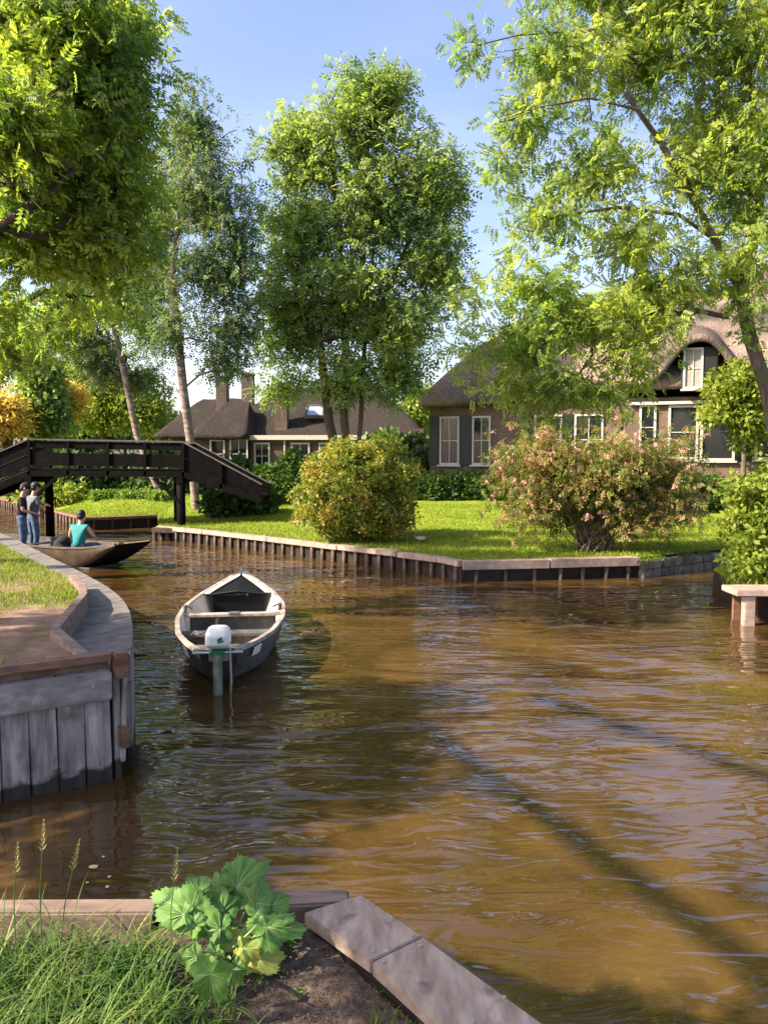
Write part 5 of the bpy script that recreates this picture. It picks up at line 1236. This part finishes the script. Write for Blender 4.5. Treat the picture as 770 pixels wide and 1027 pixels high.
# A: big leafy tree at the left, trunk outside the frame
bA = (-7.4, 10.4, ZL - .1)
tree('leafy_tree', 'big tree with dense yellow green foliage and thick limb filling the upper left', 'tree', bA,
     [([bA, (-7.2, 10.3, 2.6), (-7.0, 10.2, 4.4), (-6.7, 10.1, 6.2), (-6.3, 10.0, 8.5), (-6.1, 10, 10.5)], None),
      ([(-6.2, 9.9, 4.7), wp3(0, 228, 9.6), wp3(30, 208, 9.5), wp3(75, 170, 9.4)], 2), ([(-6.1, 9.9, 8.6), wp3(60, 60, 9.8), wp3(100, -10, 9.9)], 4)],
     [lobe(-30, 170, 10.9, 35, 90, .9), lobe(15, 130, 9.3, 60, 70, 1.0), lobe(70, 40, 10.0, 70, 60, 1.3), lobe(98, 90, 10.4, 36, 62, 1.0), lobe(95, 190, 10.6, 50, 80, 1.0), lobe(30, 240, 10.4, 55, 40, .9), lobe(20, 10, 10.4, 80, 60, 1.1), lobe(112, 140, 10.8, 22, 36, .6), lobe(150, 110, 10.9, 12, 14, .3), lobe(142, 190, 10.9, 14, 20, .4), lobe(120, 25, 10.8, 26, 30, .7), lobe(-10, 310, 11.0, 30, 20, .6), lobe(100, 255, 10.8, 40, 28, .7), lobe(135, 235, 10.8, 18, 14, .3), lobe(8, 345, 14, 26, 26, .6), lobe(52, 325, 13, 26, 20, .5), lobe(120, 300, 13, 18, 16, .4), lobe(75, 300, 12, 24, 18, .4), lobe(138, 5, 10.8, 14, 14, .3)],
     1500, 8, .185, 'ash', M['leafA'], M['barkdark'], .19, .005, crad=.52, droop=.4, seed=3, shell=.15, power=.62)
# B: two birches on the lawn by the bridge
bB1 = tuple(P(197, 516, z=.46)); bB2 = tuple(P(166, 509, z=.46)); dB1, dB2 = bB1[1], bB2[1]
def trail(lst, d): return [wp3(a, b, d) for a, b in lst]
tree('birch', 'tall upright pale barked birch standing just behind the right end of the bridge', 'tree', bB1,
     [([bB1] + trail([(192, 450), (184, 390), (177, 320), (172, 280), (178, 230), (184, 180), (190, 130), (194, 92)], dB1), None)],
     [lobe(195, 130, dB1, 42, 62), lobe(205, 200, dB1, 62, 55), lobe(215, 270, dB1, 62, 50), lobe(150, 235, dB1, 30, 60), lobe(235, 330, dB1 + .5, 40, 45), lobe(170, 330, dB1 - .4, 35, 38), lobe(230, 365, dB1 + .6, 34, 24), lobe(245, 240, dB1, 25, 60)],
     620, 15, .22, 'twig', M['leafB'], M['birchbark'], .145, .010, crad=.62, droop=.6, group='birches by the bridge', seed=5, shell=.2, power=.62)
tree('birch', 'slim birch leaning left behind the bridge, its trunk crossing the handrail', 'tree', bB2,
     [([bB2] + trail([(150, 470), (137, 435), (124, 370), (113, 320), (108, 270), (118, 200), (128, 150)], dB2), None)],
     [lobe(85, 290, dB2 + .5, 34, 40), lobe(150, 280, dB2 + .5, 34, 50), lobe(165, 200, dB2 + .5, 30, 50), lobe(60, 325, dB2, 38, 30), lobe(100, 365, dB2 + .6, 34, 26), lobe(30, 350, dB2 + .6, 26, 26), lobe(140, 380, dB2 + .8, 30, 24), lobe(118, 300, dB2, 38, 35), lobe(130, 240, dB2, 35, 50), lobe(140, 170, dB2 + .4, 28, 60), lobe(90, 340, dB2, 32, 24), lobe(150, 330, dB2, 26, 30)],
     800, 15, .22, 'twig', M['leafB'], M['birchbark'], .125, .010, crad=.6, droop=.6, group='birches by the bridge', seed=6, shell=.2, power=.62)
# C: the multi-stemmed tree in the middle
dC = 28.0; bC = (P(352, 500, d=dC).x, dC, gz(-1, 28) - .05)
tree('multi_stemmed_tree', 'tall airy green tree with several slender dark stems in the middle of the garden', 'tree', bC,
     [([bC] + trail([(350, 470), (345, 420), (346, 370), (347, 320), (343, 270), (338, 220), (332, 160), (330, 110)], dC), None),
      ([wp3(342, 470, dC), wp3(330, 425, dC), wp3(326, 385, dC), wp3(320, 340, dC - .2), wp3(310, 280, dC), wp3(295, 210, dC)], 0),
      ([wp3(357, 470, dC), wp3(362, 420, dC), wp3(364, 370, dC), wp3(368, 310, dC + .2), wp3(376, 240, dC), wp3(386, 160, dC)], 0),
      ([wp3(372, 330, dC), wp3(395, 280, dC), wp3(415, 230, dC), wp3(430, 180, dC)], 12), ([wp3(352, 340, dC), wp3(362, 290, dC + .3), wp3(366, 220, dC + .4), wp3(362, 130, dC)], 4)],
     [lobe(370, 120, dC, 50, 52), lobe(310, 155, dC, 48, 52), lobe(300, 235, dC, 44, 60), lobe(375, 215, dC, 52, 65), lobe(425, 195, dC, 38, 65), lobe(435, 270, dC, 38, 58), lobe(350, 300, dC, 60, 45), lobe(400, 330, dC, 50, 45), lobe(300, 330, dC + .5, 42, 50), lobe(350, 380, dC, 40, 28), lobe(275, 300, dC, 22, 40), lobe(400, 380, dC + .4, 34, 30), lobe(285, 385, dC + .6, 24, 26), lobe(455, 190, dC, 18, 40), lobe(390, 90, dC, 30, 22)],
     1300, 16, .30, 'twig', M['leafC'], M['barkdark'], .24, .011, crad=.60, droop=.15, seed=8, shell=.25, power=.55)
# D: the ash on the right bank
dD = 13.6; bD = (P(783, 500, d=dD).x, dD, .36)
tree('ash_tree', 'large light green ash with arching branches on the right bank before the farmhouse', 'tree', bD,
     [([bD, wp3(779, 450, dD), wp3(768, 390, dD), wp3(752, 340, dD), wp3(742, 292, dD), wp3(716, 240, dD - .1), wp3(690, 190, dD - .2), wp3(660, 140, dD - .3), wp3(628, 95, dD - .4)], None),
      ([wp3(762, 220, dD + .1), wp3(758, 150, dD + .1), wp3(752, 80, dD + .1), wp3(745, 10, dD + .2), wp3(742, -60, dD)], 4),
      ([wp3(765, 160, dD + .3), wp3(778, 80, dD + .3), wp3(790, 0, dD + .5)], 9),
      ([wp3(728, 318, dD - .3), wp3(700, 312, dD - .6), wp3(660, 318, dD - .8), wp3(612, 330, dD - .9), wp3(570, 345, dD - 1.0)], 4),
      ([wp3(680, 215, dD - .6), wp3(620, 208, dD - .9), wp3(570, 215, dD - 1.0), wp3(535, 232, dD - 1)], 5),
      ([wp3(640, 110, dD - .8), wp3(590, 98, dD - 1), wp3(540, 108, dD - 1), wp3(500, 120, dD - 1)], 7),
      ([wp3(640, 60, dD - .4), wp3(590, 30, dD - .6), wp3(520, 35, dD - .8), wp3(480, 45, dD - .8), wp3(458, 20, dD - .8)], 8)],
     [lobe(640, 60, dD, 85, 55, 1.2), lobe(560, 60, dD - .5, 60, 55, 1.0), lobe(530, 120, dD - .7, 45, 38, .8), lobe(690, 0, dD, 90, 60, 1.3), lobe(600, -20, dD, 90, 50, 1.2), lobe(600, 170, dD - .6, 65, 45, 1.1), lobe(550, 215, dD - .8, 50, 35, .9), lobe(640, 240, dD - .7, 60, 45, 1.1), lobe(540, 290, dD - .9, 55, 40, .9), lobe(590, 320, dD - 1, 60, 45, .9), lobe(520, 345, dD - 1, 45, 38, .8), lobe(560, 385, dD - 1.1, 50, 35, .8), lobe(745, 200, dD, 40, 100, .9), lobe(720, 120, dD + .4, 60, 80, 1.2), lobe(750, 40, dD, 50, 70, 1.1), lobe(730, 280, dD - .2, 45, 28, .6), lobe(660, 300, dD - .6, 40, 30, .7), lobe(505, 160, dD - .7, 28, 30, .5), lobe(640, 345, dD - .9, 28, 24, .5), lobe(478, 45, dD - .8, 26, 22, .4), lobe(625, 365, dD - 1, 36, 30, .6), lobe(600, 395, dD - 1.1, 50, 22, .6), lobe(540, 340, dD - 1.2, 50, 32, .6), lobe(665, 330, dD - 1, 22, 26, .4), lobe(748, 300, dD - .8, 18, 26, .3), lobe(470, 350, dD - 1.1, 20, 28, .4), lobe(745, 250, dD - .7, 26, 40, .4), lobe(700, 270, dD - .8, 34, 34, .5), lobe(640, 320, dD - .9, 34, 40, .6), lobe(480, 300, dD - 1, 22, 30, .4), lobe(650, 290, dD - .6, 55, 35, .7), lobe(500, 385, dD - 1.1, 30, 22, .5), lobe(540, 400, dD - 1.2, 34, 20, .5), lobe(700, 170, dD - .2, 50, 50, .8), lobe(755, 320, dD - .3, 16, 26, .3), lobe(765, 130, dD - .4, 30, 60, .6), lobe(830, 60, dD, 70, 150, 1.5), lobe(800, 230, dD, 40, 60, .8)],
     2500, 7, .165, 'ash', M['leafD'], M['bark'], .12, .004, crad=.38, droop=.4, seed=12, shell=.15, power=.62, bias=.2)
# trees beyond, each of its own kind
def bgtree(label, px, base_d, lobes, m, n=260, per=16, size=.24, crad=.8, seed=1, bark=M['barkdark'], r=.2, cat='tree', group='trees and bushes beyond the gardens', name='background_tree'):
    p = P(px, 480, d=base_d); b = (p.x, base_d, .85); pz = [l[2] for l in lobes]
    per = int(per * 1.8)
    tree(name, label, cat, b, [([b, (p.x, base_d, (b[2] + min(pz)) / 2), (p.x + .1, base_d, min(pz)), (p.x + .2, base_d, sum(pz) / len(pz))], None)], lobes, n, per, size, 'single', m, bark, r, .02, crad=crad, group=group, seed=seed, shell=.3)
bgtree('golden yellow tree at the left edge above the bridge', 10, 38, [lobe(4, 418, 38, 22, 28), lobe(-30, 420, 38, 30, 40), lobe(68, 402, 42, 14, 22)], M['leafyellow'], seed=21, per=40)
bgtree('green rounded tree rising behind the left slope of the bridge', 38, 40, [lobe(42, 385, 40, 16, 34), lobe(48, 420, 40, 16, 25)], M['leafC'], seed=22, per=30, size=.3)
bgtree('pale lime tree behind the bridge between yellow tree and birches', 105, 50, [lobe(90, 405, 50, 30, 40), lobe(122, 392, 50, 28, 44), lobe(148, 405, 50, 24, 38), lobe(75, 375, 51, 22, 24)], M['leaflime'], seed=23, per=40)
bgtree('small lime green tree between the cottage and the farmhouse', 412, 44, [lobe(410, 430, 44, 20, 40), lobe(395, 455, 44, 25, 25), lobe(425, 400, 45, 12, 22)], M['leaflime'], seed=24, per=26)
bgtree('dark green bushy tree right beside the farmhouse corner', 405, 34, [lobe(405, 462, 34, 24, 24), lobe(385, 455, 35, 20, 20)], M['leafmid'], seed=25, per=34, size=.26, crad=.5)
bgtree('grey green tree far behind the leftmost bridge rail', -30, 60, [lobe(-40, 370, 60, 50, 70), lobe(20, 345, 62, 30, 30)], M['leafB'], seed=26, per=40)
bgtree('dark trees closing the gap behind the left birch', 165, 60, [lobe(160, 430, 60, 45, 22), lobe(70, 440, 60, 50, 20)], M['leafdark'], seed=27, per=50, n=260)
bgtree('dark tree far beyond the cottage roof', 430, 70, [lobe(445, 430, 70, 55, 35), lobe(520, 400, 70, 60, 60), lobe(380, 430, 70, 30, 20)], M['leafC'], seed=28, per=40, n=260, size=.5)
bgtree('tree beyond the farmhouse at the right edge', 800, 50, [lobe(800, 380, 50, 60, 90)], M['leafC'], seed=29, per=30)
# dark thicket under and behind the bridge
bush_g = 'shrubs and hedges round the gardens'
def mass(label, x0, x1, d, y_top, y_bot, m, n, per, size, crad, seed, cat='bushes', name='thicket', step=26):
    ls = []; px = x0
    rr = random.Random(seed)
    while px <= x1:
        h = (y_bot - y_top) / 2 * rr.uniform(.8, 1.15); ls.append(lobe(px, y_bot - h, d + rr.uniform(-.4, .4), step * .8, h, step * d / FPX * .7)); px += step
    p = P((x0 + x1) / 2, y_bot, d=d); base = (p.x, d, gz(p.x, d) if True else 0)
    return shrub(name, label, base, ls, n, per, size, 'single', m, crad=crad, cat=cat, group=bush_g, seed=seed, stems=10)
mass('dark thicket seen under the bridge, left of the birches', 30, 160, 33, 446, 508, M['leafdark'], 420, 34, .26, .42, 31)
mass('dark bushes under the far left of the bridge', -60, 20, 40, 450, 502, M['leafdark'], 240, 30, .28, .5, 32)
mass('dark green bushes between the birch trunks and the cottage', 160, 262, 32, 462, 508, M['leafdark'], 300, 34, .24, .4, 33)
mass('bright trimmed hedge on the far lawn behind the bridge', 103, 160, 29.5, 494, 514, M['leafbright'], 300, 34, .12, .22, 34, cat='hedge', name='hedge', step=14)
mass('yellow green bush beside the left bridge pillar', 42, 72, 30.5, 484, 516, M['leaflime'], 120, 26, .16, .3, 35, name='bush', cat='bush')
mass('full rounded green bush right of the bridge end', 272, 318, 26.5, 460, 514, M['leafmid'], 330, 34, .15, .3, 36, name='bush', cat='bush', step=22)
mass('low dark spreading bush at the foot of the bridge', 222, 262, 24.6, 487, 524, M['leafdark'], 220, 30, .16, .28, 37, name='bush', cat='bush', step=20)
mass('green hedge below the left windows of the farmhouse', 418, 545, 28.2, 476, 508, M['leafmid'], 360, 34, .15, .3, 38, name='hedge', cat='hedge', step=22)
mass('green bushes below the right windows of the farmhouse', 600, 745, 24.4, 474, 508, M['leafmid'], 380, 34, .15, .3, 39, name='hedge', cat='hedge', step=24)
mass('dark bushes behind the round bush in front of the cottage', 320, 425, 31, 458, 506, M['leafdark'], 300, 34, .22, .4, 40)
# the round bush in the middle of the lawn
dR = 19.3; pR = P(362, 542, z=.5)
rb = (pR.x, pR.y + .9, .48); dR = rb[1]
shrub('round_bush', 'large round bush with yellow bronze lower leaves in the middle of the lawn', rb,
      [lobe(352, 452, dR, 18, 14, .5), lobe(385, 449, dR, 20, 12, .5), lobe(408, 470, dR, 12, 14, .4), lobe(310, 512, dR, 14, 14, .4), lobe(340, 528, dR - .5, 22, 12, .4), lobe(402, 522, dR - .3, 18, 14, .4), lobe(360, 482, dR, 46, 34, 1.1), lobe(345, 505, dR - .3, 44, 34, 1.0), lobe(385, 495, dR, 34, 34, .9), lobe(322, 500, dR, 26, 28, .7), lobe(370, 515, dR - .4, 42, 26, .8), lobe(335, 470, dR, 30, 24, .8)],
      900, 42, .085, 'single', M['leafbush'], stems=12, crad=.2, group=bush_g, seed=41, cat='bush', shell=.7)
# pink flowering shrub with arching branches
pF = P(594, 548, z=.5); dF = pF.y; bF = (pF.x, dF, .45)
def fountain_shrub(name, label, base, ends, leafm, barkm, group, seed, per=5, size=.12, fl=.5):
    """many arching stems from one foot, leaves and blossom strung along their outer halves"""
    rng = np.random.default_rng(seed); t = thing(name, label, 'shrub', base, 0, group); mb = MB(); cl = []; tips = []; b = np.array(base)
    for e in ends:
        e = np.array(e); s0 = b + np.array([rng.normal() * .16, rng.normal() * .12, -.03]); hgt = np.linalg.norm(e[:2] - b[:2])
        top = b + (e - b) * rng.uniform(.45, .62); top[2] = max(e[2], b[2] + .5) + .25 * hgt * rng.uniform(.5, 1.1); pts = []
        for i in range(11):
            u = i / 10; pts.append(s0 * (1 - u) ** 2 + 2 * u * (1 - u) * top + u * u * e + rng.normal(size=3) * .015)
        mb.tube(pts, [.022 * (1 - .85 * i / 10) for i in range(11)], n=5, cap=False)
        for i in range(4, 11):
            for _ in range(3 if i < 9 else 4):
                o = rng.normal(size=3) * (.13 + .012 * i); o[2] -= .03; q_ = pts[i] + o; cl.append(q_)
                if i > 5 and rng.random() < fl: tips.append(q_ + rng.normal(size=3) * .03)
    inworld(mb.build('stem', barkm, t, smooth=True)); cl = np.array(cl); tips = np.array(tips)
    V, F = scatter_leaves(cl, np.full(len(cl), .10), per, size, 'twig', .8, out=.5, rng=rng); npmesh('foliage', V - b, F, leafm, t)
    V, F = scatter_leaves(tips, np.full(len(tips), .07), 4, .075, 'twig', .8, out=.4, rng=rng); npmesh('blossom', V - b, F, M['flower'], t)
    return t
rf_ = np.random.default_rng(42); ends = []
for i in range(150):
    u = rf_.random(); px = 494 + 216 * u; py = 432 + 90 * rf_.random() ** .8; k_ = abs(px - 597) / 112.
    if py < 424 + 34 * k_ ** 2: py += 26
    if 560 < px < 640 and py > 505: py -= 45
    d_ = dF + rf_.normal() * .55 * (1.1 - .5 * k_); ends.append(tuple(P(px, py, d=d_)))
fountain_shrub('flowering_shrub', 'wide arching shrub with pinkish flowers and bronze leaves by the lawn edge', bF, ends, M['leafpinkbush'], M['bark'], bush_g, 42)
# thick stems of that shrub
# yellow-green climber against the farmhouse and the bright bush on the right bank
dK = 25.2; bK = (P(745, 470, d=dK).x, dK, .8)
tree('small_tree', 'small bright yellow green tree close to the farmhouse wall beside the small right window', 'tree', bK, [([bK, wp3(746, 440, dK), wp3(742, 400, dK)], None)], [lobe(735, 395, dK, 30, 26, .9), lobe(752, 420, dK, 26, 30, .8), lobe(715, 415, dK, 16, 14, .5), lobe(748, 375, dK, 20, 14, .6)], 240, 24, .17, 'single', M['leaflime'], M['bark'], .08, .012, crad=.34, seed=43, shell=.4)
dJ = RY + 1.3; bJ = (P(765, 560, d=dJ).x, dJ, .38)
shrub('bright_bush', 'bright lime green leafy bush on the right bank above the landing', bJ, [lobe(765, 520, dJ, 34, 42, .6), lobe(742, 492, dJ, 18, 18, .4), lobe(790, 500, dJ, 40, 50, .8), lobe(752, 550, dJ - .3, 24, 28, .4), lobe(738, 520, dJ, 14, 16, .3), lobe(745, 570, dJ - .5, 16, 14, .25)], 480, 18, .10, 'single', M['leaflime'], stems=12, crad=.15, group=bush_g, seed=44, cat='bush', shell=.3)
n = 420; gx = RNG.uniform(RX + .25, RX + 1.8, n); gy = RNG.uniform(RY + .5, RY + 1.2, n)
o = blades(np.stack([gx, gy, np.full(n, .37)], 1), .42, .022, .9, M['leaflime'], 'reeds', seg=5); tag(o, 'broad bladed reeds at the foot of the bright bush behind the landing', 'reeds', kind='stuff')
# tufts on the stone edging
ps = []
for i in range(700):
    u = random.random(); s = random.choice([0, 0, 1, 1, 2]); a = st[s]; b = st[s + 1]; c = (a[0] + (b[0] - a[0]) * u, a[1] + (b[1] - a[1]) * u)
    if mn.noise(Vector((c[0] * 2.3, 0, 4))) > -.05: ps.append((c[0], c[1] - random.uniform(-.1, .12), .34))
o = blades(np.array(ps), .13, .014, 2.2, M['leafbright'], 'edge_grass', seg=3); tag(o, 'tufts of grass hanging over the stone edging', 'grass', kind='stuff')
# unseen tree added left of the viewpoint, limbs placed to shade near bank and water
bS = (-6.0, -1.7, .6)
tree('added_shade_tree', 'unseen tall tree with two long bare limbs, added to shade the near bank and water', 'tree', bS,
     [([bS, (-6.0, -1.7, 3), (-6.0, -1.65, 5.0), (-6.1, -1.6, 7.0), (-6.2, -1.5, 9.5)], None),
      ([(-7.5, .3, 7.4), (-9.0, 2.4, 7.8), (-10.4, 4.4, 8.2)], 3), ([(-8.0, .1, 9.8), (-10.0, 1.8, 10.1), (-11.8, 3.5, 10.5)], 4)],
     [(-6.2, 3.0, 3.9, .9, .8, .6), (-6.4, 3.7, 4.1, .8, .8, .5), (-3.75, 1.15, 4.1, .7, .5, .4), (-5.3, -2.8, 6.4, 1.8, 1.0, 1.0), (-7, -3, 9, 2, 1.5, 1.4)],
     380, 20, .18, 'ash', M['leafA'], M['barkdark'], .36, .012, crad=.42, seed=51, shell=.1, power=.35)

# unseen tall tree added on the left bank; its high tufts throw the shade bars over the lawn
bT = (-15.0, 12.4, .9)
tree('added_bank_tree', 'unseen slender tree added on the left bank, its flat tufts shading the lawn', 'tree', bT,
     [([bT, (-15, 12.4, 5), (-15, 12.4, 9), (-15.1, 12.4, 13), (-15.2, 12.4, 15)], None)],
     [(-15.5, 10.9, 13.0, 3.2, .35, 1.0), (-14.6, 12.3, 13.6, 3.0, .3, .9), (-10.2, 14.2, 13.0, 2.6, .3, 1.0), (-16.5, 9.6, 15, 2.2, .3, .8)],
     300, 14, .24, 'twig', M['leafC'], M['barkdark'], .22, .012, crad=.45, seed=61, shell=.1)

# tree added beside the quay, outside the view, to shade the channel in front of the boat
bQ = (-8.8, 5.4, .9)
tree('added_quay_tree', 'unseen bushy tree added behind the quay wall to shade the channel', 'tree', bQ,
     [([bQ, (-8.8, 5.4, 2.4), (-8.6, 5.4, 4.0), (-8.0, 5.4, 5.2)], None)],
     [(-6.9, 4.5, 4.9, 1.2, .9, .5), (-7.2, 5.3, 5.2, 1.3, .8, .5), (-6.6, 3.9, 4.6, 1.0, .7, .4), (-7.9, 4.6, 5.3, .7, .5, .4)],
     260, 20, .18, 'ash', M['leafA'], M['barkdark'], .2, .01, crad=.42, seed=71, shell=.1)
